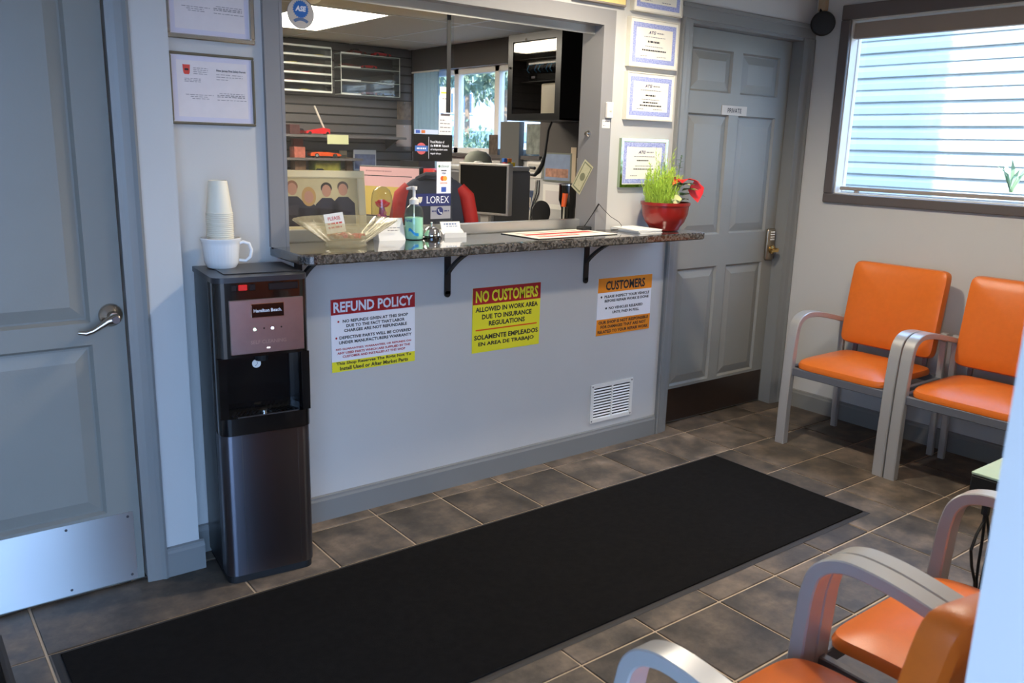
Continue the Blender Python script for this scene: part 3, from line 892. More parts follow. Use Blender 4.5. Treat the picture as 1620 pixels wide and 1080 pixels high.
# ---- water dispenser
DW = thing('water_dispenser', 'black and stainless steel bottom-loading water dispenser below the counter end', 'water dispenser', (-0.515, -0.088, 0), math.radians(-6))
def rr(b, x0, x1, y0, y1, z0, z1, r, n=6):
    """box with its two front vertical edges rounded (front is -Y)"""
    pts = [(x1, y1), (x0, y1)]
    pts += [(x0 + r - r * math.cos(a), y0 + r - r * math.sin(a)) for a in [PI / 2 * k / n for k in range(n + 1)]]
    pts += [(x1 - r + r * math.sin(a), y0 + r - r * math.cos(a)) for a in [PI / 2 * k / n for k in range(n + 1)]]
    b.prism([(q[0], q[1], z0) for q in pts], (0, 0, z1 - z0))
    return b
H = 1.05
mk('cabinet_body', B().box(-0.15, 0.15, -0.07, 0.14, 0.012, H - 0.012, 0.006, 2), BLACKS, DW)
mk('base', rr(B(), -0.146, 0.146, -0.145, 0.13, 0.0, 0.028, 0.03), BLACKM, DW)
grain(mk('lower_door', rr(B(), -0.15, 0.15, -0.152, -0.072, 0.028, 0.527, 0.034), brushed('door_steel', rgb(104, 104, 112), 0.3), DW, smooth=True))
b = B(); b.box(-0.086, -0.0845, -0.1526, -0.15, 0.03, 0.525); b.box(0.1005, 0.102, -0.1526, -0.15, 0.03, 0.525)
mk('door_seam', b, STEELD, DW)
dt = mk('drip_tray', rr(B(), -0.152, 0.152, -0.158, -0.072, 0.53, 0.588, 0.036), BLACKG, DW, smooth=True)
mk('tray_rim', B().box(-0.095, 0.105, -0.1575, -0.1545, 0.585, 0.591), STEELD, dt)
gs = None
for k in range(15):
    x = -0.098 + k * 0.014
    o = mk('grille_slot', B().box(-0.003, 0.003, -0.022, 0.022, 0, 0.003), BLACKS, dt) if gs is None else link('grille_slot', gs, dt)
    gs = o.data; o.location = (x, -0.115, 0.588); o.rotation_euler = (0, 0, 0.5 if k > 7 else -0.5)
mk('drain_button', B().cyl((0, -0.115, 0.588), (0, -0.115, 0.594), 0.013, n=16), CHROME, dt, smooth=True)
for s_ in (-1, 1):
    b = B()
    if s_ < 0: rr(b, -0.152, -0.118, -0.154, -0.072, 0.588, 0.79, 0.03)
    else: rr(b, 0.118, 0.152, -0.154, -0.072, 0.588, 0.79, 0.03)
    mk('alcove_side', b, BLACKG, DW, smooth=True)
mk('alcove_back', B().box(-0.118, 0.118, -0.076, -0.0705, 0.588, 0.79), BLACKG, DW)
mk('nozzle', B().cyl((0, -0.112, 0.765), (0, -0.112, 0.79), 0.02, 0.026, 16), BLACKM, DW)
fs = mk('upper_fascia', rr(B(), -0.152, 0.152, -0.158, -0.072, 0.79, 1.033, 0.034), BLACKG, DW, smooth=True)
cp = mk('control_plate', B().box(-0.108, 0.13, -0.163, -0.157, 0.80, 0.978, 0.002, 1), mat('plate_steel', rgb(168, 160, 162), 0.28, 1.0, var=0.04, vscale=40), DW)
mk('badge_frame', B().box(-0.041, 0.066, -0.1645, -0.1625, 0.918, 0.964, 0.001, 1), CHROME, cp)
mk('badge', B().box(-0.039, 0.064, -0.1655, -0.1635, 0.92, 0.962), BLACKG, cp)
text('Hamilton Beach.', 0.09, 0.011, WHT, cp, (0.0125, -0.1658, 0.941))
for x, c, e in ((-0.031, (0.5, 1, 0.75, 1), 6), (0.026, (0.6, 0.65, 1, 1), 6)):
    mk('indicator_light', B().disc((x, -0.163, 0.88), 0.0042, 12, 0.001), mat('led%d' % int(x * 1000), (0.8, 0.9, 0.9, 1), 0.4, emit=c, estr=e), cp)
for x in (-0.001, 0.055):
    mk('indicator_hole', B().disc((x, -0.163, 0.882), 0.0028, 10, 0.0008), BLACKM, cp)
text('SELF CLEANING', 0.115, 0.012, mat('embossed', rgb(200, 190, 186), 0.3, 0.9), cp, (0.012, -0.1634, 0.838))
mk('indicator_light', B().box(0.006, 0.016, -0.1638, -0.163, 0.815, 0.818), mat('led_bar', (0.9, 0.9, 1, 1), 0.4, emit=(0.9, 0.9, 1, 1), estr=2.5), cp)
mk('round_badge', B().disc((-0.008, -0.0765, 0.745), 0.0145, 24, 0.002), WHITEP, DW)
b = B(); b.tube([(-0.013, -0.0787, 0.737), (-0.008, -0.0787, 0.741), (-0.005, -0.0787, 0.746), (-0.007, -0.0787, 0.752)], 0.0011, 5)
mk('badge_mark', b, INKG, DW)
mk('red_switch', B().box(-0.076, -0.048, -0.161, -0.157, 1.007, 1.026, 0.002, 1), mat('switch_red', rgb(230, 36, 30), 0.35), fs)
mk('switch', B().box(-0.098, -0.08, -0.16, -0.157, 1.006, 1.026, 0.002, 1), BLACKS, fs)
mk('switch', B().box(-0.042, -0.022, -0.16, -0.157, 1.006, 1.026, 0.002, 1), BLACKS, fs)
mk('display_strip', B().box(0.02, 0.115, -0.1595, -0.157, 1.004, 1.027, 0.002, 1), BLACKS, fs)
lid = mk('top_lid', rr(B(), -0.153, 0.153, -0.159, 0.142, 1.033, H, 0.036), mat('lid_dark', rgb(44, 44, 48), 0.32), DW, smooth=True)
mk('lid_recess', B().box(-0.105, 0.15, -0.095, 0.13, H, H + 0.003, 0.002, 1), mat('lid_dark', rgb(44, 44, 48), 0.32), lid)
H += 0.003

# ---- mug and paper cups on the dispenser
mp = ony(351, 419, -0.01)
mg = thing('mug', 'wide white fluted soup mug on top of the water dispenser', 'mug', (mp.x, mp.y, H), math.radians(-12))
fl_ = lambda a, z: 0.018 * abs(math.sin(a * 16)) if 0.012 < z < 0.08 else 0.0
b = B(); b.lathe([(0.0001, 0.0), (0.046, 0), (0.05, 0.006), (0.0545, 0.018), (0.0595, 0.074), (0.0615, 0.084), (0.065, 0.090), (0.066, 0.097), (0.062, 0.099), (0.057, 0.092), (0.049, 0.008), (0.0001, 0.007)], n=96, flute=fl_)
mk('bowl', b, WHITEC, mg, smooth=True)
b = B(); b.tube([(0.056, 0, 0.078), (0.072, 0, 0.084), (0.09, 0, 0.078), (0.097, 0, 0.058), (0.093, 0, 0.034), (0.078, 0, 0.02), (0.056, 0, 0.022)], 0.0062, 10)
mk('handle', b, WHITEC, mg, smooth=True)
mg.rotation_euler.z = math.radians(-22)
CUP = mat('paper_cup_cream', rgb(230, 222, 202), 0.45)
b = B(); b.lathe([(0.043, 0.0), (0.0442, 0.0015), (0.043, 0.0032), (0.0415, 0.0035), (0.0300, 0.104), (0.0285, 0.1075), (0.027, 0.1045), (0.0001, 0.1035)], n=32)
cup_me = None
ncup = 28
for k in range(ncup):
    z = H + 0.0085 + k * 0.0063
    lab = 'cream paper cup nested in the tall upside-down stack in the mug' if k < ncup - 1 else 'topmost cream paper cup of the upside-down stack in the mug'
    if cup_me is None:
        o = mk('paper_cup', b, CUP, smooth=True); cup_me = o.data
    else:
        o = link('paper_cup', cup_me)
    o.location = (mp.x + 0.00002 * k, mp.y, z)
    tag(o, lab, 'paper cup', 'paper cups stacked in the mug')

# ---- granite counter and brackets
CT = 1.10
cx0, cx1, cy0, cy1 = -0.372, 1.665, -0.207, 0.165
b = B()
r = 0.05
pl = [(cx1, cy1), (cx0, cy1)] + [(cx0 + r - r * math.cos(a), cy0 + r - r * math.sin(a)) for a in [PI / 2 * k / 6 for k in range(7)]] + [(cx1 - .01, cy0), (cx1, cy0 + .01)]
# the wall corners cut the slab: only the part in the opening runs through
pl = [(cx1, WY), (1.19, WY), (1.19, cy1), (-0.306, cy1), (-0.306, WY), (cx0, WY)] + [(cx0 + r - r * math.cos(a), cy0 + r - r * math.sin(a)) for a in [PI / 2 * k / 6 for k in range(7)]] + [(cx1 - .012, cy0), (cx1, cy0 + .012)]
e1 = 0.005
def ring_off(z, off):
    return [(x + (off if x < -0.32 else (-off if x > 1.6 else 0)), y + (off if y < -0.1 else 0), z) for x, y in pl]
b.rings([ring_off(CT - 0.034, e1), ring_off(CT - 0.034 + e1, 0), ring_off(CT - e1, 0), ring_off(CT, e1)])
ct = mk('countertop', b, GRANITE, None)
tag(ct, 'polished dark speckled granite counter under the service window', 'countertop')
def bracket(x, label):
    t = thing('shelf_bracket', label, 'bracket', (x, WY, 0), 0, 'black iron brackets under the counter')
    zt = CT - 0.034
    mk('wall_leg', B().box(-0.014, 0.014, -0.008, 0, zt - 0.2, zt).cyl((0, -0.008, zt - 0.2), (0, 0, zt - 0.2), 0.014, n=14), BLACKM, t)
    mk('arm', B().box(-0.014, 0.014, -0.22, -0.008, zt - 0.008, zt), BLACKM, t)
    pts = [(0, -0.004 - 0.165 * u, zt - 0.115 + 0.112 * (u ** 0.85 + 0.06 * math.sin(PI * u))) for u in [k / 8 for k in range(9)]]
    mk('brace', B().bar(pts, 0.02, 0.012, (1, 0, 0)), BLACKM, t)
bracket(-0.27, 'black iron bracket under the counter beside the water dispenser')
bracket(0.384, 'black iron bracket under the counter between the red and yellow signs')
bracket(1.162, 'black iron bracket under the counter above the orange sign')
mk('inner', B().box(0, 0.01, 0, 0.01, 0, 0.01), WHITEP).name = 'tmp'
bpy.data.objects.remove(bpy.data.objects['tmp'])
tag(mk('inner_ledge', B().box(-0.9, 1.55, 0.0, 0.46, -0.03, 0.0, 0.003, 1).box(-0.88, -0.84, 0.02, 0.44, -1.09, -0.03).box(1.49, 1.53, 0.02, 0.44, -1.09, -0.03), mat('ledge_cream', rgb(206, 200, 188), 0.4), loc=(0, 0.202, 1.09)), 'pale office ledge behind the service window', 'ledge')

# ---- wall signs
def sign(name, label, x0, x1, z0, z1, bands, tilt=0.0):
    w, h = x1 - x0, z1 - z0
    t = thing(name, label, 'sign', ((x0 + x1) / 2, WY, (z0 + z1) / 2))
    t.rotation_euler = (0, tilt, 0)
    mk('board', B().box(-w / 2, w / 2, -0.003, 0, -h / 2, h / 2), bands[0][2], t)
    for (a, c, m_) in bands[1:]:
        mk('colour_band', B().box(-w / 2, w / 2, -0.0036, -0.003, -h / 2 + a * h, -h / 2 + c * h), m_, t)
    return t, w, h
Lz = lambda h, u: h / 2 - u * h
t, w, h = sign('refund_sign', 'white REFUND POLICY sign with red header and yellow foot', -0.144, 0.227, 0.600, 0.887, [(0, 1, WHT), (0.79, 1, RED), (0, 0.145, YEL)])
text('REFUND POLICY', 0.35, 0.042, WHT, t, (0, -0.0037, Lz(h, 0.108)), bold=0.03)
for s, u, ww, m_ in (('NO REFUNDS GIVEN AT THIS SHOP', 0.305, 0.29, INK), ('DUE TO THE FACT THAT LABOR', 0.37, 0.26, INK), ('CHARGES ARE NOT REFUNDABLE', 0.435, 0.28, INK), ('DEFECTIVE PARTS WILL BE COVERED', 0.53, 0.32, INK), ('UNDER MANUFACTURERS WARRANTY', 0.597, 0.325, INK),
                   ('NO GUARANTEES, WARRANTIES, OR REFUNDS ON', 0.69, 0.335, RED), ('ANY USED PARTS WHICH ARE SUPPLIED BY THE', 0.742, 0.325, RED), ('CUSTOMER AND INSTALLED AT THIS SHOP', 0.794, 0.28, RED)):
    text(s, ww, 0.0125 if m_ is INK else 0.0095, m_, t, (0.008 if m_ is INK else 0, -0.0032, Lz(h, u)), bold=0.035)
for u in (0.305, 0.53):
    mk('bullet', B().disc((-0.155 if u < .4 else -0.165, -0.003, Lz(h, u)), 0.0042, 10, 0.0004), RED, t)
text('This Shop Reserves The Right Not To', 0.335, 0.0155, INK, t, (0, -0.0038, Lz(h, 0.89)), bold=0.03)
text('Install Used or After Market Parts', 0.305, 0.0155, INK, t, (0, -0.0038, Lz(h, 0.955)), bold=0.03)
t, w, h = sign('no_customers_sign', 'yellow NO CUSTOMERS sign with red header', 0.515, 0.889, 0.592, 0.878, [(0, 1, YEL), (0.745, 1, RED)])
text('NO CUSTOMERS', 0.345, 0.052, YEL, t, (0, -0.0038, Lz(h, 0.135)), bold=0.03)
for s, u, ww in (('ALLOWED IN WORK AREA', 0.335, 0.345), ('DUE TO INSURANCE', 0.45, 0.275), ('REGULATIONS', 0.56, 0.2), ('SOLAMENTE EMPLEADOS', 0.765, 0.355), ('EN AREA DE TRABAJO', 0.88, 0.31)):
    text(s, ww, 0.022, INK, t, (0, -0.0032, Lz(h, u)), bold=0.035)
mk('rule', B().box(-0.17, 0.17, -0.0034, -0.003, Lz(h, 0.66), Lz(h, 0.64)), mat('sign_orange_red', rgb(226, 80, 24), 0.45), t)
t, w, h = sign('customers_sign', 'white and orange CUSTOMERS sign beside the private door', 1.247, 1.617, 0.585, 0.866, [(0, 1, WHT), (0.75, 1, ORS), (0, 0.28, ORS)])
text('CUSTOMERS', 0.27, 0.046, INK, t, (-0.0, -0.0038, Lz(h, 0.135)), bold=0.03)
for s, u, ww, x in (('PLEASE INSPECT YOUR VEHICLE', 0.325, 0.31, 0.015), ('BEFORE REPAIR WORK IS DONE', 0.4, 0.305, 0.015), ('NO VEHICLES RELEASED', 0.53, 0.235, 0.01), ('UNTIL PAID IN FULL', 0.61, 0.185, 0.01)):
    text(s, ww, 0.0135, INK, t, (x, -0.0032, Lz(h, u)), bold=0.035)
for x, u in ((-0.16, 0.325), (-0.125, 0.53)):
    mk('bullet', B().disc((x, -0.003, Lz(h, u)), 0.0055, 10, 0.0004), INK, t)
for s, u, ww in (('OUR SHOP IS NOT RESPONSIBLE', 0.775, 0.345), ('FOR DAMAGES THAT ARE NOT', 0.855, 0.315), ('RELATED TO YOUR REPAIR WORK', 0.94, 0.35)):
    text(s, ww, 0.0155, INK, t, (0, -0.0038, Lz(h, u)), bold=0.035)
p0 = ony(1142, 167, 0.147); p1 = ony(1181, 183, 0.147)
t = thing('door_plate', 'small engraved PRIVATE plate on the far door', 'sign', ((p0.x + p1.x) / 2, 0.149, (p0.z + p1.z) / 2))
mk('plate', B().box(-0.105, 0.105, -0.003, 0, -0.025, 0.025, 0.001, 1), mat('plate_silver', rgb(168, 156, 144), 0.4, 0.2), t)
text('PRIVATE', 0.115, 0.024, INK, t, (0, -0.0034, 0))

# ---- vent grille
t = thing('vent_grille', 'white louvred vent grille low on the wall under the counter', 'vent', (1.378, WY, 0.239))
w, h = 0.145, 0.098
b = B()
b.box(-w, w, -0.006, 0, h - 0.018, h); b.box(-w, w, -0.006, 0, -h, -h + 0.018); b.box(-w, -w + 0.02, -0.006, 0, -h + .018, h - .018); b.box(w - 0.02, w, -0.006, 0, -h + .018, h - .018); b.box(-0.005, 0.005, -0.006, 0, -h + .018, h - .018)
mk('frame', b, WHITEP, t)
mk('backing', B().box(-w + .01, w - .01, -0.0012, 0, -h + .01, h - .01), BLACKM, t)
sl = None
for cx in (-0.065, 0.065):
    for k in range(11):
        b = None
        if sl is None:
            b = B(); b.prism([(-0.06, -0.0015, 0.001), (-0.06, -0.006, -0.005), (-0.06, -0.0045, -0.007), (-0.06, -0.0015, -0.001)], (0.12, 0, 0))
            o = mk('slat', b, WHITEP, t); sl = o.data
        else:
            o = link('slat', sl, t)
        o.location = (cx, 0, h - 0.027 - k * 0.0146)
for sx in (-1, 1):
    for sz in (-1, 1):
        mk('screw', B().disc((sx * (w - .01), -0.006, sz * (h - .009)), 0.004, 10, 0.001), STEELD, t)

# ---- framed certificates
BLUEB = ramp_mat('certificate_border', [(0.3, rgb(120, 128, 190)), (0.5, rgb(158, 166, 212)), (0.7, rgb(196, 200, 230))], 0.6, 160, 3)
MIRR = mat('mirror_frame', rgb(170, 186, 160), 0.08, 1.0)
def lines(t, specs, m_, y):
    b = B()
    for (x0, x1, z, th) in specs:
        x = x0
        while x < x1:
            ww = min(rnd.uniform(0.006, 0.016), x1 - x)
            b.box(x, x + ww, y - 0.0003, y, z - th / 2, z + th / 2)
            x += ww + 0.003
    mk('fine_print', b, m_, t)
def atg(label, x0, x1, z0, z1, framem, depth=0.026, mirror=False, bars=()):
    w, h = (x1 - x0) / 2, (z1 - z0) / 2
    t = thing('framed_certificate', label, 'certificate', ((x0 + x1) / 2, WY, (z0 + z1) / 2))
    fw = 0.014 if mirror else 0.006
    b = B()
    b.box(-w, w, -depth, 0, h - fw, h); b.box(-w, w, -depth, 0, -h, -h + fw); b.box(-w, -w + fw, -depth, 0, -h + fw, h - fw); b.box(w - fw, w, -depth, 0, -h + fw, h - fw)
    mk('frame', b, framem, t)
    y = -depth + 0.003
    mk('sheet', B().box(-w + fw, w - fw, y, 0, -h + fw, h - fw), mat('cert_cream', rgb(242, 236, 220), 0.6), t)
    m1, bw = fw + (0.004 if mirror else 0.014), 0.021
    a, c = w - m1, h - m1
    b = B()
    b.box(-a, a, y - 0.0006, y, c - bw, c); b.box(-a, a, y - 0.0006, y, -c, -c + bw); b.box(-a, -a + bw, y - 0.0006, y, -c + bw, c - bw); b.box(a - bw, a, y - 0.0006, y, -c + bw, c - bw)
    mk('blue_border', b, BLUEB, t)
    yy = y - 0.0007
    text('ATG', 0.05, 0.014, mat('logo_navy', rgb(52, 46, 92), 0.6), t, (-0.018, yy, h * 0.45), shear=0.35, bold=0.03)
    lines(t, [(0.014, 0.06, h * 0.45, 0.005)], INKG, yy)
    lines(t, [(-0.07, 0.07, h * 0.27, 0.003), (-0.06, 0.06, -h * 0.12, 0.003)] + [(-0.09, -0.045, -h * 0.52, 0.003), (0.02, 0.08, -h * 0.52, 0.003)], INKG, yy)
    lines(t, list(bars), INK, yy)
FW = mat('frame_bone', rgb(214, 208, 192), 0.4)
atg('white framed blue-bordered certificate cut by the top edge', 1.36, 1.685, 2.088, 2.30, FW, bars=[(-0.06, 0.06, 0.0, 0.006)])
atg('white framed blue-bordered certificate second from the top, one line below its title', 1.347, 1.672, 1.847, 2.062, FW, bars=[(-0.045, 0.035, 0.008, 0.008), (-0.08, 0.08, -0.03, 0.006)])
atg('white framed blue-bordered certificate third from the top, two lines below its title', 1.347, 1.665, 1.61, 1.825, FW, bars=[(-0.035, 0.03, 0.006, 0.007), (-0.05, 0.05, -0.026, 0.006), (-0.07, 0.075, -0.04, 0.006)])
atg('mirror-edged blue-bordered certificate behind the potted plant', 1.338, 1.655, 1.298, 1.525, MIRR, 0.018, True, bars=[(-0.05, 0.03, 0.012, 0.005), (-0.07, 0.07, -0.028, 0.005)])
t = thing('framed_certificate', 'yellow certificate in a dark frame above the service window, cut by the top edge', 'certificate', (1.16, WY, 2.21))
mk('frame', B().box(-0.155, 0.155, -0.024, 0, -0.115, 0.115, 0.002, 1), mat('frame_taupe', rgb(150, 138, 128), 0.4), t)
mk('sheet', B().box(-0.147, 0.147, -0.0255, -0.024, -0.107, 0.107), mat('cert_yellow', rgb(240, 214, 140), 0.6, var=0.06, vscale=60), t)
def permit(label, x0, x1, z0, z1, framem, fw, full, depth):
    w, h = (x1 - x0) / 2, (z1 - z0) / 2
    t = thing('framed_permit', label, 'permit', ((x0 + x1) / 2, WY, (z0 + z1) / 2))
    b = B()
    b.box(-w, w, -depth, 0, h - fw, h, 0.003, 1); b.box(-w, w, -depth, 0, -h, -h + fw, 0.003, 1); b.box(-w, -w + fw, -depth, 0, -h + fw, h - fw, 0.003, 1); b.box(w - fw, w, -depth, 0, -h + fw, h - fw, 0.003, 1)
    mk('frame', b, framem, t)
    mk('sheet', B().box(-w + fw * .8, w - fw * .8, -depth * 0.5, 0, -h + fw * .8, h - fw * .8), PAPERP, t)
    y = -depth * 0.5
    b = B(); a, c, bw = w - fw - 0.002, h - fw - 0.002, 0.014
    b.box(-a, a, y - 0.0002, y, c - bw, c); b.box(-a, a, y - 0.0002, y, -c, -c + bw); b.box(-a, -a + bw, y - 0.0002, y, -c + bw, c - bw); b.box(a - bw, a, y - 0.0002, y, -c + bw, c - bw)
    mk('border_print', b, mat('permit_lilac', rgb(200, 196, 210), 0.6), t)
    L = [(-0.09, 0.0, -0.018, 0.002), (-0.075, -0.02, -0.024, 0.002), (-0.07, -0.015, -0.030, 0.002), (0.02, 0.105, -0.010, 0.002), (0.012, 0.105, -0.016, 0.003), (0.012, 0.105, -0.021, 0.003), (0.012, 0.11, -0.031, 0.002)]
    if full:
        L += [(-0.062, -0.015, 0.066 - k * 0.006, 0.002) for k in range(4)] + [(-0.092, -0.04, 0.032 - k * 0.0045, 0.002) for k in range(3)] + [(0.012, 0.06, 0.05, 0.002), (0.065, 0.1, 0.05, 0.002), (0.012, 0.1, 0.042, 0.002), (0.012, 0.05, 0.034, 0.002)]
        b = B().prism([(-0.096, y, 0.075), (-0.072, y, 0.075), (-0.074, y, 0.05), (-0.077, y, 0.045), (-0.091, y, 0.045), (-0.094, y, 0.05)], (0, -0.0006, 0))
        o = mk('red_crest', b, mat('crest_red', rgb(206, 70, 56), 0.5), t)
        mk('crest_mark', B().box(-0.09, -0.078, y - 0.0009, y - 0.0006, 0.057, 0.063), INK, t)
        text('New Jersey Fire Safety Permit', 0.098, 0.009, INK, t, (0.062, y - 0.0004, 0.062), bold=0.02)
    lines(t, L, INKG, y)
permit('fire safety permit with red crest in a thin olive-brown frame above the cups', -0.688, -0.408, 1.516, 1.742, mat('frame_olive', rgb(104, 96, 78), 0.45), 0.0085, True, 0.012)
permit('permit in a silver frame at the top left, cut by the top edge', -0.692, -0.402, 1.782, 2.02, mat('frame_silver', rgb(196, 192, 186), 0.2, 0.9), 0.016, False, 0.016)

# ---- small white bell push with label beside the service window
t = thing('bell_push', 'small white bell push with paper tag on the service window casing', 'bell push', (1.236, WY - 0.018, 1.645))
mk('button_box', B().box(-0.016, 0.02, -0.018, 0, -0.035, 0.035, 0.003, 1), WHITEP, t)
mk('button', B().box(-0.005, 0.009, -0.02, -0.018, -0.008, 0.0, 0.001, 1), mat('button_beige', rgb(196, 186, 168), 0.5), t)
mk('paper_tag', B().box(-0.03, 0.018, -0.001, 0, -0.079, -0.042), PAPER, t)
lines(t, [(-0.026, 0.014, -0.05, 0.004), (-0.026, -0.01, -0.068, 0.004)], INKG, -0.001)
# ---- black round speaker up in the corner
t = thing('round_speaker', 'black round speaker hanging from a beige bracket in the upper right corner', 'speaker', (2.72, -0.02, 2.162))
b = B(); b.lathe([(0.0001, 0.02), (0.052, 0.02), (0.060, 0.016), (0.0635, 0.008), (0.0635, -0.008), (0.058, -0.018), (0.03, -0.021), (0.0001, -0.021)], n=32)
mk('housing', b, mat('speaker_black', rgb(14, 14, 15), 0.6), t, rot=(0, PI / 2, math.radians(38)), smooth=True)
mk('bracket_plate', B().box(0.05, 0.08, 0.028, 0.075, 0.075, 0.2, 0.003, 1), mat('beige_bracket', rgb(170, 146, 116), 0.5), t)
mk('bracket_arm', B().tube([(0.06, 0.06, 0.09), (0.045, 0.05, 0.06), (0.02, 0.03, 0.03)], 0.008, 8), BLACKM, t, smooth=True)

# ================================================================== ON THE COUNTER
# ---- cut glass bowl with sweets and a little card
bc = Vector((-0.128, -0.028, CT))
t = thing('glass_bowl', 'large cut glass bowl with red sweets at the left of the counter', 'bowl', bc)
CUT = thin_glass('cut_glass', (0.97, 0.96, 0.9, 1), 0.12, 1.5, 0.24, rgb(246, 236, 204))
sc_ = lambda a, z: 0.02 * math.sin(a * 28) * (z / 0.1) + (0.015 * math.sin(a * 14) if 0.02 < z < 0.085 else 0)
b = B(); b.lathe([(0.0001, 0.001), (0.07, 0.001), (0.078, 0.008), (0.07, 0.016), (0.085, 0.026), (0.125, 0.055), (0.165, 0.083), (0.185, 0.098), (0.182, 0.101), (0.16, 0.088), (0.118, 0.06), (0.075, 0.03), (0.0001, 0.026)], n=112, flute=sc_)
mk('bowl_body', b, CUT, t, smooth=True)
SW = mat('sweet_red', rgb(196, 36, 30), 0.25)
SW2 = mat('sweet_amber', rgb(150, 96, 40), 0.3)
for k in range(16):
    a = k * 2.399; r = 0.055 * math.sqrt((k + 0.5) / 16)
    s_ = thing('sweet', 'wrapped red or amber sweet lying in the cut glass bowl', 'sweet', bc + Vector((r * math.cos(a), r * math.sin(a), 0.034 + 0.003 * (k % 2))), a, 'sweets in the glass bowl')
    mk('wrapped_sweet', B().sphere((0, 0, 0.006), 0.010, 8, 6, (1.2, 1, 0.7)).cyl((0.011, 0, 0.006), (0.019, 0, 0.007), 0.002, 0.007, 6).cyl((-0.011, 0, 0.006), (-0.019, 0, 0.007), 0.002, 0.007, 6), SW if k % 3 else SW2, s_, smooth=True)
p = onz(500, 345, CT + 0.09)
t = thing('small_card', 'small white card with red handwriting standing in the glass bowl', 'card', (bc.x - 0.045, bc.y - 0.02, CT + 0.055), math.radians(-12))
o = mk('card', B().box(-0.035, 0.035, -0.0008, 0, 0, 0.07), PAPER, t, rot=(math.radians(-10), math.radians(-8), 0))
text('PLEASE', 0.045, 0.013, mat('red_pen', rgb(200, 80, 70), 0.6), o, (0, -0.001, 0.052))
lines(o, [(-0.026, 0.026, 0.034, 0.006), (-0.026, 0.022, 0.02, 0.006)], mat('red_pen', rgb(200, 80, 70), 0.6), -0.001)

# ---- sanitiser pump bottle
p = onz(655, 378.5, CT)
t = thing('sanitizer_bottle', 'clear pump bottle of green hand sanitizer beside the call bell', 'bottle', (p.x, p.y, CT), math.radians(-35))
BOT = thin_glass('bottle_plastic', (0.93, 0.97, 0.96, 1), 0.03, 1.45)
b = B(); b.lathe([(0.0001, 0), (0.033, 0), (0.0365, 0.004), (0.0375, 0.02), (0.0375, 0.105), (0.034, 0.122), (0.024, 0.134), (0.017, 0.138), (0.016, 0.142)], n=36)
mk('bottle', b, BOT, t, smooth=True)
b = B(); b.lathe([(0.0001, 0.003), (0.033, 0.003), (0.035, 0.006), (0.0358, 0.02), (0.0358, 0.088), (0.0001, 0.088)], n=36)
mk('gel', b, mat('green_gel', rgb(168, 226, 192), 0.15), t, smooth=True)
b = B()
for k in range(13):
    a0, a1 = -2.1 + k * 0.085, -2.1 + (k + 1) * 0.085
    f = lambda a: 0.028 + 0.02 * math.exp(-((a + 1.95) / 0.4) ** 2)
    b.face([(0.0379 * math.cos(a), 0.0379 * math.sin(a), z) for a, z in ((a0, f(a0) - 0.014), (a1, f(a1) - 0.010), (a1, f(a1)), (a0, f(a0)))])
mk('blue_swoosh', b, mat('label_blue', rgb(34, 150, 214), 0.4), t, smooth=True)
b = B(); b.cyl((0, 0, 0.14), (0, 0, 0.158), 0.0185, n=24); b.cyl((0, 0, 0.158), (0, 0, 0.166), 0.0165, 0.008, 20); b.cyl((0, 0, 0.166), (0, 0, 0.196), 0.006, n=12)
pm = mk('pump_collar', b, WHITEP, t, smooth=True)
b = B(); b.cyl((0, 0, 0.196), (0, 0, 0.209), 0.012, 0.013, 16); b.tube([(0, 0, 0.204), (-0.014, 0.004, 0.203), (-0.03, 0.008, 0.199)], [0.007, 0.006, 0.005], 8)
mk('pump_head', b, WHITEP, pm, smooth=True)
mk('dip_tube', B().cyl((0, 0, 0.01), (0, 0, 0.14), 0.0025, n=8), WHITEP, t)
text('Purell', 0.034, 0.012, mat('label_navy', rgb(40, 110, 170), 0.5), t, (-0.0195, -0.0334, 0.078), rot=(PI / 2, 0, -0.53), name='label_print')

# ---- folded white tent card behind the bottle
p = onz(616, 379, CT)
t = thing('tent_card', 'folded white tent card between the glass bowl and sanitizer bottle', 'card', (p.x, p.y, CT), math.radians(-8))
b = B().prism([(-0.055, -0.035, 0), (-0.055, 0.035, 0), (-0.055, 0.006, 0.085), (-0.055, 0.002, 0.085)], (0.11, 0, 0))
mk('card', b, PAPER, t)
lines(t, [(-0.03, 0.03, 0.05, 0.003), (-0.02, 0.025, 0.04, 0.003)], INKG, -0.034)
# ---- call bell
p = onz(683, 377, CT)
t = thing('call_bell', 'chrome call bell on the counter', 'bell', (p.x, p.y, CT))
mk('base', B().lathe([(0.0001, 0), (0.042, 0), (0.042, 0.005), (0.036, 0.012), (0.0001, 0.012)], n=32), BLACKG, t, smooth=True)
mk('dome', B().lathe([(0.037, 0.013), (0.036, 0.022), (0.028, 0.038), (0.014, 0.047), (0.0001, 0.049)], n=32), CHROME, t, smooth=True)
mk('plunger', B().cyl((0, 0, 0.047), (0, 0, 0.06), 0.004, n=10).sphere((0, 0, 0.061), 0.0055, 10, 6), CHROME, t, smooth=True)
